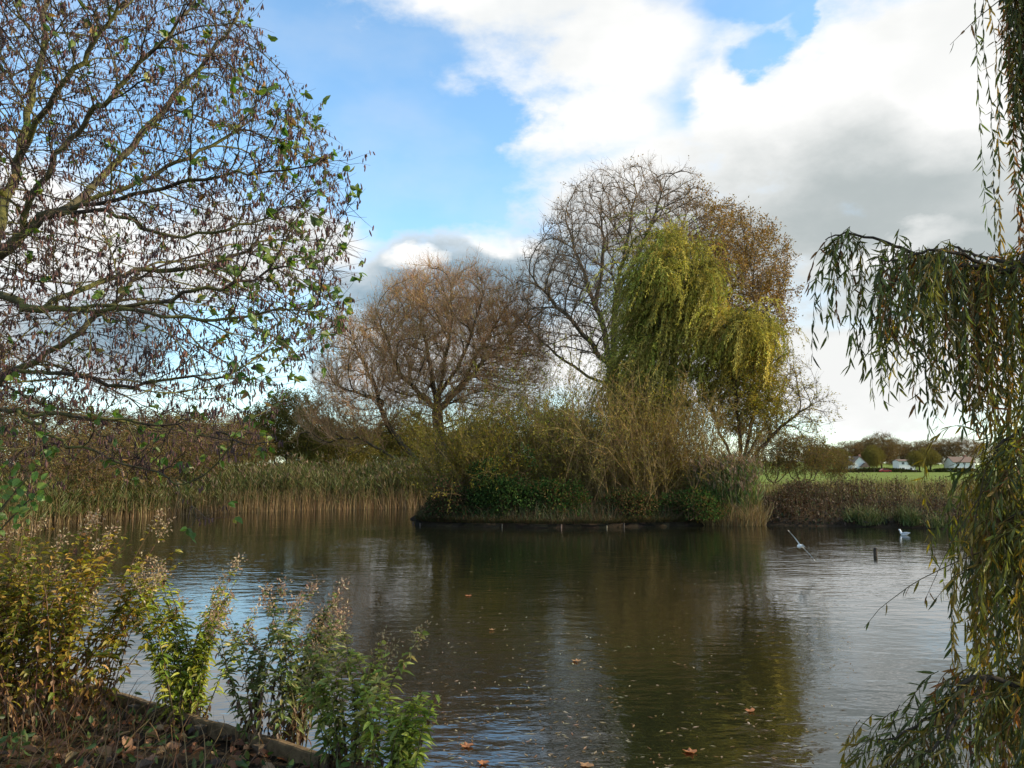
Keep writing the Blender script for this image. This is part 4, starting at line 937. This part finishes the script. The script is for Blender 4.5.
def gull_swim():
    p = pixz(904, 535, 0.0); o = p+np.array([0, 0, .0]); t = thing('gull', o, 'white gull swimming near the right far bank', 'gull')
    a = radians(125); R = .85*np.array([[cos(a), -sin(a), 0], [sin(a), cos(a), 0], [0, 0, 1]])
    b = MB(); ell_tube(b, [(-.22, 0, .075), (-.18, 0, .065), (-.10, 0, .05), (.0, 0, .04), (.08, 0, .05), (.12, 0, .085), (.135, 0, .13), (.14, 0, .165), (.165, 0, .195), (.195, 0, .195), (.215, 0, .188)], [.004, .03, .065, .075, .06, .04, .03, .030, .034, .026, .004], [.003, .022, .055, .07, .06, .045, .032, .030, .034, .026, .004]); place_mb(b, R, o); b.build('body', GULLW, t)
    for sd in (1, -1):
        m = MB(); ell_tube(m, [(-.27, sd*.012, .10), (-.2, sd*.035, .095), (-.08, sd*.06, .085), (.03, sd*.062, .075), (.07, sd*.05, .07)], [.002, .012, .018, .018, .004], [.002, .02, .035, .035, .006]); place_mb(m, R, o); m.build('wing', GULLG, t)
    m = MB(); tube(m, np.array([(.205, 0, .19), (.235, 0, .185), (.25, 0, .178)])@R.T+o, [.009, .007, .001], (.3, .1, .05), 6); m.build('bill', BILL, t)
gull_swim()

# ------------------------------------------------------------------ near bank: boards, leaf litter, plants
def edging():
    e = POND; i0 = poly_near(-5.6, 8.3); pts = []
    a0 = np.array([-4.59, 7.80]); a1 = np.array([.41, 4.31]); dv = (a1-a0)/np.linalg.norm(a1-a0); nv = np.array([dv[1], -dv[0]])
    if nv[1] > 0: nv = -nv          # towards the bank
    t = thing('timber_edging', (a0[0], a0[1], 0), 'weathered timber board holding the near bank edge', 'edging board')
    Lb = np.linalg.norm(a1-a0)/3
    for k in range(3):
        c0 = a0+dv*(k*Lb+.01); c1 = a0+dv*((k+1)*Lb-.01); m = MB(); n = 26; s = np.linspace(0, 1, n)
        V = []
        for u in s:
            p = c0+(c1-c0)*u; wv = .006*sin(9*u+k)+.004*rng.normal()
            for (o, z) in ((-.028, -.35), (.028, -.35), (.028, .318), (.02, .328), (-.02, .328), (-.028, .318)):
                q = p+nv*(o+wv*.6); V.append((q[0], q[1], z+(wv if z > 0 else 0)))
        kk = np.arange(6); q = np.stack([kk, (kk+1) % 6, (kk+1) % 6+6, kk+6], 1); m.add(V, (q[None]+(np.arange(n-1)*6)[:, None, None]).reshape(-1, 4), (.14, .095, .05)); m.add(V, [[5, 4, 3, 2, 1, 0], list(range(6*n-6, 6*n))], (.1, .075, .045))
        m.build('board', WOOD, t)
    for u in (.2, 1.0, 1.9, 2.15, 2.8, 3.5, 4.3, 5.1, 5.9):
        p = a0+dv*u+nv*.065; m = MB(); box(m, (p[0], p[1], .02), (.07, .07, .56), (.10, .075, .05), math.atan2(dv[1], dv[0])); m.build('peg', WOOD, t)
edging()
def shore_pts(n, x0, x1, y0, y1, dmin=.12):
    out = np.zeros((0, 3))
    while len(out) < n:
        x = rng.uniform(x0, x1, n*2); y = rng.uniform(y0, y1, n*2); z, d = height(x, y); k = d > dmin; out = np.concatenate([out, np.stack([x, y, z], 1)[k]])
    return out[:n]
def litter():
    ml = MB(); n = 5200; P = shore_pts(n, -8, 2.0, 1.5, 10, .1); P[:, 2] += rng.uniform(.003, .05, n)
    d = nrm(np.stack([rng.normal(size=n), rng.normal(size=n), rng.normal(size=n)*.28], 1)); s = np.cross(d, np.array([0, 0, 1.0]))+rng.normal(size=(n, 3))*.3
    leaves(ml, P, d, rng.uniform(.05, .15, n), rng.uniform(.04, .10, n), pal(n, [(.17, .08, .04), (.25, .12, .06), (.10, .055, .033), (.33, .20, .11), (.06, .038, .025)]), side=s, fold=.5, cup=.15)
    tag(ml.build('leaf_litter', LEAFN), 'brown fallen leaves covering the near bank', 'leaf litter', kind='stuff')
    mg = MB(); n = 5500; P = shore_pts(n, -8, 1.0, 2.0, 9.5, .15); k = clump(P, 1.6, 2) > -.2; P = P[k]
    blades(mg, P, rng.uniform(.08, .34, len(P)), (.05, 0), .008, [(.08, .10, .025), (.11, .085, .035), (.15, .11, .05), (.06, .08, .02)], 4, 1.3, .5)
    # tangled dry stems
    P = shore_pts(900, -5.5, -1.6, 3.6, 7.2, .3); blades(mg, P, rng.uniform(.3, .85, 900), (.25, 0), .009, [(.15, .085, .045), (.12, .07, .04), (.20, .13, .06)], 5, 1.4, .6)
    P = shore_pts(1400, -6, 0.2, 2.5, 8, .2); P[:, 2] += rng.uniform(.01, .2, 1400)
    leaves(mg, P, nrm(rng.normal(size=(1400, 3))+np.array([0, 0, .5])), rng.uniform(.04, .09, 1400), .035, pal(1400, [(.06, .10, .025), (.09, .13, .03), (.04, .07, .02)]), fold=.4)
    tag(mg.build('bank_grass', LEAFN), 'thin green and straw grass tangled over the near bank', 'grass', kind='stuff')
litter()

def herb(name, base, n, H, rad, lean, label, leafcols, deadcols, headcol, head=.9, leaf=.092, lw=.028, per=26, dead_to=.35, cat='plant', hjit=.15, spread=.085, stemcol=(.10, .085, .04)):
    base = np.array(base, float); t = thing(name, base, label, cat); ms = MB(); ml = MB(); mh = MB()
    a = rng.uniform(0, 2*pi, n); r = np.sqrt(rng.random(n))*rad; p = base+np.stack([r*np.cos(a), r*np.sin(a)*.7, np.zeros(n)-.03], 1)
    d = nrm(np.stack([rng.normal(size=n)*spread+lean[0]+.15*np.cos(a)*r/rad, rng.normal(size=n)*spread+lean[1], np.ones(n)], 1)); h = H*rng.uniform(1-hjit*2.2, 1+hjit*.4, n)
    ns = 8; cur = p; Pts = [p]; Ds = []
    for k in range(ns):
        d = nrm(d+rng.normal(size=(n, 3))*.045+np.stack([np.sign(d[:, 0])*.015*k, np.zeros(n), np.zeros(n)], 1)); nx = cur+d*(h/ns)[:, None]
        segs(ms, cur, nx, .0058*(1-.75*k/ns), .0058*(1-.75*(k+1)/ns), pal(n, [stemcol], .2), 5); Pts.append(nx); Ds.append(d); cur = nx
    Pts = np.array(Pts); Ds = np.array(Ds)
    for j in range(per):
        f = rng.uniform(.06, .97, n)*ns; k = np.minimum(f.astype(int), ns-1); u = (f-k)[:, None]; q = Pts[k, np.arange(n)]*(1-u)+Pts[k+1, np.arange(n)]*u
        fr = f/ns; th = rng.uniform(0, 2*pi, n); dead = rng.random(n) < np.clip(1.15-(fr/dead_to), .04, .95)
        out = np.stack([np.cos(th), np.sin(th), np.where(dead, -1.1, .25+.25*rng.normal(size=n)-.5*(1-fr))], 1)
        keep = rng.random(n) < np.where(dead, .75, .95)
        c = np.where(dead[:, None], pal(n, deadcols), pal(n, leafcols, .22)); L = leaf*rng.uniform(.55, 1.2, n)*np.where(dead, .7, 1)*np.where(fr > .85, .6, 1)
        sd = np.cross(out, np.array([0, 0, 1.0]))+rng.normal(size=(n, 3))*.35
        leaves(ml, q[keep], out[keep], L[keep], (lw*rng.uniform(.75, 1.3, n))[keep], c[keep], side=sd[keep], fold=.35, cup=.28)
    ms.build('stems', TWIG, t); ml.build('foliage', LEAFN, t)
    for q0, d0 in zip(Pts[-1][:], Ds[-1][:]):
        if rng.random() > head: continue
        mh = MB(); k = 80; o = nrm(rng.normal(size=(k, 3))+np.array([.1, 0, .45])); q = q0-d0*rng.uniform(-.03, .15, (k, 1))+o*rng.uniform(0, .06, (k, 1))
        leaves(mh, q, o, rng.uniform(.014, .03, k), .013, pal(k, headcol, .2)); mh.build('seed_head', LEAFN, t)  # tuft of dry bits: a withered seed head, not an open flower
    return t
GRN = [(.09, .14, .022), (.10, .15, .025), (.055, .09, .02), (.14, .165, .03)]
DED = [(.11, .06, .032), (.07, .042, .026), (.15, .09, .045)]; TAN = [(.46, .35, .22), (.36, .26, .16), (.28, .19, .12)]
def gb(px, py, z=.24): return pixz(px, py, z)
b1 = gb(183, 722); herb('goldenrod_plant', b1, 30, 1.26, .16, (.0, 0), 'bright green goldenrod with fluffy tan heads beside the golden bush', [(0.233, 0.280, 0.036), (0.291, 0.319, 0.039), (0.160, 0.217, 0.033), (0.338, 0.325, 0.052)], DED, TAN, .55, per=78, dead_to=.22)
b2 = gb(276, 744); herb('goldenrod_plant', b2, 28, 1.14, .27, (.03, 0), 'dusky green goldenrod with reddish brown heads in the middle of the bank edge', [(0.124, 0.160, 0.046), (0.160, 0.191, 0.058), (0.095, 0.127, 0.039), (0.247, 0.234, 0.091)], DED, [(0.300, 0.190, 0.120), (0.220, 0.140, 0.090), (0.380, 0.280, 0.180)], .95, per=74, dead_to=.5)
b3 = gb(352, 776); herb('goldenrod_plant', b3, 18, 1.0, .15, (.03, .03), 'tall fresh green goldenrod nearest the water corner', [(0.204, 0.242, 0.052), (0.262, 0.293, 0.072), (0.146, 0.185, 0.039), (0.349, 0.319, 0.104)], DED, [(0.200, 0.150, 0.080), (0.250, 0.190, 0.110)], .5, per=72, dead_to=.35, leaf=.098)
b4 = gb(392, 792); herb('goldenrod_plant', b4, 15, .66, .14, (.05, .02), 'short leaning green goldenrod at the right end of the row', [(0.233, 0.280, 0.052), (0.291, 0.331, 0.065), (0.160, 0.204, 0.039)], DED, TAN, .0, per=60, dead_to=.25, leaf=.098)
# golden bush on the left
YEL = [(.32, .25, .035), (.26, .22, .035), (.19, .19, .03), (.34, .21, .045), (.14, .15, .025)]; ORB = [(.30, .16, .06), (.23, .12, .055), (.16, .09, .045)]
b5 = gb(75, 740, .25); b5[0] -= .35
herb('dogwood_shrub', b5+np.array([-.12, .35, .05]), 85, 1.55, .5, (.03, 0), 'golden yellow and rust leaved shrub on the near left bank', YEL, ORB, TAN, .25, per=60, dead_to=.45, leaf=.085, lw=.034, cat='shrub', spread=.15, stemcol=(.13, .07, .04))
herb('dogwood_shrub', gb(-60, 740, .25)+np.array([-.1, .5, .05]), 75, 1.62, .6, (.0, 0), 'greener half of the rusty shrub at the left picture edge', [(.13, .15, .028), (.18, .17, .03), (.09, .115, .025), (.26, .18, .045)], ORB, TAN, .3, per=58, dead_to=.5, leaf=.085, lw=.034, cat='shrub', spread=.15, stemcol=(.13, .07, .04))

def floating():
    cols = [(.40, .19, .09), (.34, .15, .07), (.42, .26, .14)]
    for (px, py, s, lab) in [(576, 661, .12, 'orange leaf floating alone in the dark middle of the pond'), (690, 752, .12, 'orange brown leaf floating below the willow reflection'), (466, 746, .12, 'tan leaf floating beside the goldenrod tip'), (586, 766, .12, 'brown leaf floating at the bottom middle of the pond'), (483, 763, .10, 'small yellow leaf floating near the bottom edge'), (468, 596, .12, 'faded leaf floating on the far middle water'), (492, 630, .10, 'small curled leaf floating left of the orange one'), (750, 711, .10, 'pale leaf floating in the olive reflection')]:
        p = pixz(px, py, .006); m = MB(); n = 11; ang = np.linspace(0, 2*pi, n, endpoint=False)+rng.random(); k = np.where(np.arange(n) % 2 == 0, 1.0, .58)*rng.uniform(.85, 1.1, n)
        rim = np.stack([np.cos(ang)*k*s*.5, np.sin(ang)*k*s*.5, .012*rng.random(n)+.008*(k > .8)], 1)
        v = np.concatenate([rim, [[0, 0, .002]], rim-np.array([0, 0, .0025]), [[0, 0, -.0005]]])+p
        f = [[i, (i+1) % n, n] for i in range(n)]+[[(i+1) % n+n+1, i+n+1, 2*n+1] for i in range(n)]
        m.add(v, f, cols[rng.integers(3)]); tag(m.build('floating_leaf', LEAFN, None, p), lab, 'leaf', 'larger leaves floating on the pond')
    ml = MB(); n = 1300; u = rng.random(n); px = rng.uniform(400, 860, n); py = 545+235*rng.random(n)**.8
    P = np.array([pixz(a, b, .004) for a, b in zip(px, py)]); P = P[clump(P, .9, 4)+.5*clump(P, 3.1, 1) > -.05+.3*rng.normal(size=n)]; n = len(P); d = np.stack([rng.normal(size=n), rng.normal(size=n), np.zeros(n)], 1); sd = np.stack([-d[:, 1], d[:, 0], np.zeros(n)], 1)
    leaves(ml, P, d, rng.uniform(.02, .085, n), rng.uniform(.008, .02, n), pal(n, [(.30, .24, .16), (.22, .15, .08), (.36, .32, .22), (.18, .12, .06)], .25), side=sd)
    tag(ml.build('floating_debris', LEAFN), 'narrow willow leaves and bits scattered on the pond surface', 'floating leaves', kind='stuff')
floating()

# ------------------------------------------------------------------ near alder (left)
def alder():
    b = np.array([-5.4, 5.4, .45]); t = thing('alder_tree', b, 'alder overhanging from the left with brown catkins and few green leaves', 'tree')
    s = Skel(); q = lambda x, y, Y: pix(x, y, Y)
    tr = s.limb([b, (-5.25, 5.4, 1.4), (-5.0, 5.4, 2.6), (-4.7, 5.5, 3.6), (-4.45, 5.6, 5.0), (-4.3, 5.7, 6.6), (-4.2, 5.8, 8.0)], sub=4, wob=.015)
    def L(pts, pa): return s.limb(pts, pa, sub=5, wob=.012)
    n1 = s.near((-4.85, 5.45, 3.1))
    A1 = L([q(-10, 258, 5.3), q(35, 222, 5.2), q(80, 205, 5.2), q(140, 180, 5.3), q(200, 150, 5.4), q(255, 118, 5.5)], n1)      # main mossy limb
    L([q(45, 175, 5.0), q(75, 130, 5.0), q(110, 95, 4.9), q(160, 45, 4.9), q(205, -10, 5.0)], A1[6])
    up = L([q(8, 200, 5.5), q(22, 140, 5.6), q(38, 70, 5.7), q(50, -10, 5.8)], A1[4])
    L([q(60, 90, 5.2), q(95, 45, 5.1), q(125, 0, 5)], up[7])
    L([q(120, 158, 5.7), q(175, 95, 5.9), q(225, 35, 6.0), q(240, 5, 6.1)], A1[12])
    L([q(150, 190, 5.0), q(215, 178, 4.9), q(270, 172, 4.9), q(335, 160, 4.9)], A1[13])
    L([q(105, 212, 5.0), q(170, 235, 4.9), q(240, 228, 4.9), q(300, 200, 5.0)], A1[10])
    n2 = s.near((-4.95, 5.4, 2.75))
    A2 = L([q(-20, 300, 5.0), q(40, 308, 4.9), q(110, 305, 4.8), q(170, 298, 4.8), q(235, 282, 4.8), q(310, 255, 4.9)], n2)
    L([q(150, 312, 4.6), q(215, 320, 4.6), q(285, 310, 4.6), q(330, 318, 4.7)], A2[11])
    L([q(90, 285, 5.2), q(150, 270, 5.4), q(200, 268, 5.4), q(265, 240, 5.5)], A2[9])
    n3 = s.near((-5.1, 5.4, 2.2))
    A3 = L([q(-40, 395, 5.4), q(20, 368, 5.4), q(60, 345, 5.4), q(105, 310, 5.5), q(150, 272, 5.6)], n3)                       # pale mossy limb
    L([q(60, 372, 5.1), q(120, 385, 5.0), q(190, 378, 4.9), q(260, 382, 4.9)], A3[8])
    n4 = s.near((-5.2, 5.4, 1.75))
    A4 = L([q(-40, 420, 5.2), q(30, 414, 5.1), q(110, 418, 5.0), q(190, 432, 5.0), q(255, 445, 5.0)], n4)
    L([q(60, 440, 4.9), q(120, 462, 4.8), q(175, 480, 4.8), q(200, 520, 4.8)], A4[8])
    L([q(-20, 130, 6.0), q(-60, 60, 6.2)], A1[2]); L([(-5.6, 5.2, 5.0), (-6.6, 5.0, 6.2)], tr[13]); L([(-5.4, 6.2, 4.2), (-6.5, 7.0, 5.2)], tr[12]); L([(-5.9, 4.6, 3.6), (-6.9, 3.9, 4.6)], tr[10])
    # crown volume
    n = 5200; px = rng.uniform(-80, 365, n); py = rng.uniform(-130, 470, n); Yd = rng.uniform(4.3, 7.0, n)
    edge = np.interp(py, [-130, 0, 60, 110, 160, 250, 320, 380, 430, 475], [215, 240, 285, 315, 345, 358, 345, 300, 262, 215])
    k = (px < edge-20) & (rng.random(n) < np.interp(py, [-130, 350, 400, 470], [1, 1, .8, .35])); A = np.array([pix(a, c, Y) for a, c, Y in zip(px[k], py[k], Yd[k])])
    A2_ = ellipsoid_pts(400, (-5.4, 5.6, 6.2), (2.2, 2.6, 2.6), .2)
    s.colonize(np.concatenate([A, A2_]), .09, 1.0, .12, 70, (.03, 0, .0), .12, maxn=10000, radial=np.array([-4.9, 5.4, 2.6]), inert=.7); s.finish(.0025, .078)
    mb = MB(); ml = MB(); mc = MB(); dr = s.dirs(); m = np.where((s.r < .008))[0]
    k = rng.choice(m, 17000); d = nrm(dr[k]*.8+rng.normal(size=(len(k), 3))*.5+np.array([.05, 0, 0]))
    P, D, Fr = twigs(mb, s.P[k], d, rng.uniform(.08, .26, len(k)), .0024, pal(len(k), [(.055, .038, .032), (.075, .05, .04), (.10, .065, .05)]), 3, (0, 0, .05), .5)
    # catkins: hanging spindles in small bunches
    j = rng.choice(np.where(Fr > .55)[0], 12500); ck = np.repeat(j, 2); n = len(ck); top = P[ck]+rng.normal(size=(n, 3))*.010
    dn = nrm(rng.normal(size=(n, 3))*.22+np.array([0, 0, -1])); Lc = rng.uniform(.022, .046, n)[:, None]; c = pal(n, [(.085, .045, .045), (.11, .06, .05), (.065, .04, .038), (.13, .08, .055)], .2)
    rr = rng.uniform(.0038, .0062, n); p1 = top+dn*Lc*.3; p2 = top+dn*Lc*.75; p3 = top+dn*Lc
    segs(mc, top, p1, .0012, rr, c, 5); segs(mc, p1, p2, rr, rr*.95, c, 5); segs(mc, p2, p3, rr*.95, .0006, c, 5)
    # leaves, more of them towards the tips on the right and low down
    scp = np.clip((P[:, 0]+3.2)/2.2, 0, 1); w = .010+.12*scp**2+.03*sstep(P[:, 2], 3.2, 2.2); w = w*np.where(clump(P, 2.5, 1) > .0, 1.5, .4); ii = np.where(rng.random(len(P)) < w*.55*(Fr > .5))[0]; ii = np.repeat(ii, 3); n = len(ii)
    out = nrm(D[ii]*.5+rng.normal(size=(n, 3))*.7+np.array([.1, 0, -.45])); sd = rng.normal(size=(n, 3))
    leaves(ml, P[ii], out, rng.uniform(.035, .075, n), rng.uniform(.028, .05, n), pal(n, [(.102, .167, .032), (.145, .210, .043), (.072, .123, .029), (.246, .232, .065), (.290, .174, .065)], .2, [5, 4, 4, 1.4, .6]), side=sd, fold=.3, cup=.15)
    mt = MB(); s.mesh(mt, lambda r: (.075, .065, .036) if r > .018 else (.042, .031, .024), sides=9, rmin=.01, thin_sides=5); mt.build('trunk', BARKN, t)
    c = mb.build('crown', TWIG, t); ml.build('leaves', LEAFN, c); mc.build('catkins', TWIG, c)
alder()

def hazel():
    b = np.array([-3.75, 4.75, .5]); t = thing('hazel_sapling', b, 'round leaved green sapling at the left picture edge above the rusty shrub', 'shrub'); ml = MB()
    for k, (px, py, Y) in enumerate([(18, 440, 4.9), (42, 458, 4.8), (5, 425, 5.0), (28, 478, 4.7), (-10, 470, 4.8), (50, 482, 4.9)]):
        e = pix(px, py, Y); p0 = b+rng.normal(size=3)*np.array([.08, .08, 0]); md = p0*.4+e*.6+np.array([-.12, 0, .22]); u = np.linspace(0, 1, 9)[:, None]; pts = p0*(1-u)**2+2*md*u*(1-u)+e*u*u
        ms = MB(); tube(ms, pts, np.linspace(.011, .003, 9), (.08, .065, .035), 6); ms.build('stem', TWIG, t)
        n = 26; f = rng.uniform(.5, 1.0, n); i = f*8; j = np.minimum(i.astype(int), 7); q = pts[j]*(1-(i-j))[:, None]+pts[j+1]*(i-j)[:, None]+rng.normal(size=(n, 3))*.05
        d = nrm(rng.normal(size=(n, 3))*.6+np.array([.2, -.2, -.5])); sd = nrm(np.cross(d, np.array([.4, -.8, .5])))+rng.normal(size=(n, 3))*.25
        leaves(ml, q, d, rng.uniform(.04, .07, n), rng.uniform(.035, .056, n), pal(n, [(.13, .21, .045), (.17, .25, .05), (.10, .16, .035)]), side=sd, fold=.2, cup=.15)
    ml.build('foliage', LEAFN, t)
hazel()

# ------------------------------------------------------------------ near willow (right)
def near_willow():
    b = np.array([5.2, 2.5, .35]); t = thing('willow_tree', b, 'willow overhanging from the right with long drooping olive and yellow leaves', 'tree')
    s = Skel(); q = lambda x, y, Y: pix(x, y, 4.1+(Y-4.3)*.8)
    tr = s.limb([b, (5.1, 2.6, 1.2), (4.8, 2.9, 2.4), (4.5, 3.2, 3.6), (4.3, 3.6, 5.2), (4.1, 3.9, 6.6)], sub=5, wob=.02)
    def L(pts, pa, w=.005): return s.limb(pts, pa, sub=5, wob=w)
    n1 = s.near((4.6, 3.1, 3.2))
    A1 = L([q(1080, 230, 4.7), q(1020, 266, 4.6), q(985, 268, 4.5), q(950, 262, 4.5), q(915, 254, 4.5), q(880, 240, 4.5), q(845, 233, 4.5), q(826, 240, 4.5)], n1)
    B1 = L([q(955, 252, 4.2), q(935, 250, 4.1), q(905, 258, 4.1), q(880, 262, 4.1)], A1[12])
    C1 = L([q(975, 255, 5.0), q(950, 246, 5.2), q(920, 262, 5.3)], A1[9])
    n2 = s.near((4.35, 3.5, 4.8)); A2 = L([q(1120, 20, 4.7), q(1060, -60, 4.6), q(1010, -70, 4.6), q(985, -40, 4.6)], n2); A2b = L([q(1080, -20, 4.2), q(1035, -30, 4.0), q(1000, -10, 4.0)], A2[3])
    A2c = L([q(1140, -40, 4.4), q(1080, -90, 4.3), q(1040, -75, 4.3), q(1012, -30, 4.3), q(1000, 5, 4.3)], n2)
    n3 = s.near((4.9, 2.8, 2.0)); A3 = L([q(1090, 650, 3.9), q(1030, 684, 3.85), q(990, 678, 3.8), q(965, 682, 3.8), q(940, 712, 3.8), q(900, 735, 3.8), q(876, 742, 3.8)], n3)
    B3 = L([q(950, 730, 3.6), q(925, 752, 3.6), q(890, 765, 3.6)], A3[14])
    n4 = s.near((4.75, 2.95, 2.7)); A4 = L([q(1090, 400, 4.3), q(1040, 420, 4.2), q(1005, 440, 4.2), q(985, 470, 4.2)], n4); A5 = L([q(1090, 520, 4.1), q(1030, 510, 4.0), q(995, 528, 4.0)], s.near((4.85, 2.85, 2.2)))
    s.finish(.0035, .25)
    # taper of the hand-laid limbs
    for ids, r0, r1 in ((A1, .022, .003), (B1, .011, .003), (C1, .011, .003), (A2, .03, .006), (A2b, .016, .004), (A2c, .02, .004), (A3, .017, .003), (B3, .009, .003), (A4, .02, .004), (A5, .018, .004)): s.r[ids] = np.linspace(r0, r1, len(ids))
    s.r[tr] = np.linspace(.24, .06, len(tr))
    mb = MB(); ml = MB()
    COLS = [(.085, .10, .025), (.11, .12, .03), (.065, .08, .022), (.20, .15, .035), (.20, .10, .035)]; W = [3, 4, 2.5, 3.6, 2.2]
    YC = [(.17, .165, .032), (.25, .20, .035), (.11, .12, .028), (.27, .17, .04)]
    def hang(ids, n, l0, l1, cols=COLS, w=W, wind=(-.06, 0, 0), dx=.05, per=42, d0=(-.15, 0, .0), lim=None):
        k = rng.choice(ids, n); P = s.P[k]+rng.normal(size=(n, 3))*np.array([.03, dx, .015]); d = nrm(np.array(d0)+np.array([0, 0, -.25])+rng.normal(size=(n, 3))*.22); Ls = rng.uniform(l0, l1, n)
        strands(ml, mb, P, d, Ls, per, .082, .0135, cols, wind=wind, droop=9.0, w=w, fold=.3, r=.0022, stemcol=(.075, .055, .02), spread=.5, step=.05)
    hang(A1[6:22], 46, .35, .95, dx=.12); hang(A1[18:35], 50, .25, .85, dx=.05); hang(A1[33:38], 12, .2, .5, dx=.02); hang(B1, 44, .25, .75, dx=.05); hang(C1, 44, .3, .9, dx=.06)
    hang(A1[2:13], 64, .6, 1.55, YC, None, dx=.3); hang(A1[:9], 60, .6, 1.5, dx=.3)
    # tall curtain down the right margin
    hang(A2[8:14], 20, 1.0, 2.2, dx=.25, d0=(.1, 0, 0)); hang(A2b[2:8], 26, .8, 2.0, dx=.25, d0=(.1, 0, 0)); hang(A2c[10:20], 60, .5, 1.35, dx=.05, d0=(.1, 0, -.5), wind=(0, 0, 0)); hang(A2c[8:20], 60, .5, 1.5, dx=.09, d0=(.1, 0, -.5), wind=(0, 0, 0)); hang(A2c[6:16], 40, 1.2, 2.0, dx=.15, d0=(.1, 0, -.5), wind=(0, 0, 0)); hang(A2[4:12], 26, 1.4, 2.5, dx=.3, d0=(0, 0, 0))
    hang(A4[3:], 80, .5, 1.25, YC, None, dx=.2); hang(A5[3:], 80, .4, 1.1, YC, None, dx=.2); hang(A4[8:], 22, .4, .9, dx=.15)
    hang(A3[3:16], 62, .2, .62, dx=.12); hang(A3[12:], 62, .15, .42, dx=.12, d0=(-.7, 0, .1)); hang(B3, 30, .15, .4, dx=.1, d0=(-.7, 0, .1)); hang(A3[:10], 40, .3, .7, YC, None, dx=.2)
    # lone sprays reaching out
    for (pts, lf) in (([(1000, 545), (960, 560), (915, 582), (880, 608), (864, 628)], 6), ([(985, 470), (975, 520), (968, 580), (978, 640)], 20), ([(1000, 0), (975, 20), (950, 45)], 5), ([(985, 560), (955, 575), (935, 600)], 14), ([(990, 480), (950, 545), (925, 600)], 8)):
        P = np.array([pix(x, y, 3.9) for x, y in pts]); u = np.linspace(0, len(P)-1, 14); P = np.stack([np.interp(u, np.arange(len(P)), P[:, c]) for c in range(3)], 1); tube(mb, P, np.linspace(.0032, .001, 14), (.07, .05, .025), 5)
        i = rng.integers(2, 13, lf); leaves(ml, P[i]+(P[np.minimum(i+1, 13)]-P[i])*rng.random((lf, 1)), nrm(P[np.minimum(i+1, 13)]-P[i-1])*.5+rng.normal(size=(lf, 3))*.35+np.array([0, 0, -.8]), rng.uniform(.05, .09, lf), .0125, pal(lf, COLS, .2, W), fold=.3, cup=.1)
    mt = MB(); s.mesh(mt, lambda r: (.045, .034, .024), sides=9, rmin=.01, thin_sides=6); mt.build('trunk', BARKW, t)
    c = mb.build('crown', TWIG, t); ml.build('leaves', LEAFN, c)
near_willow()
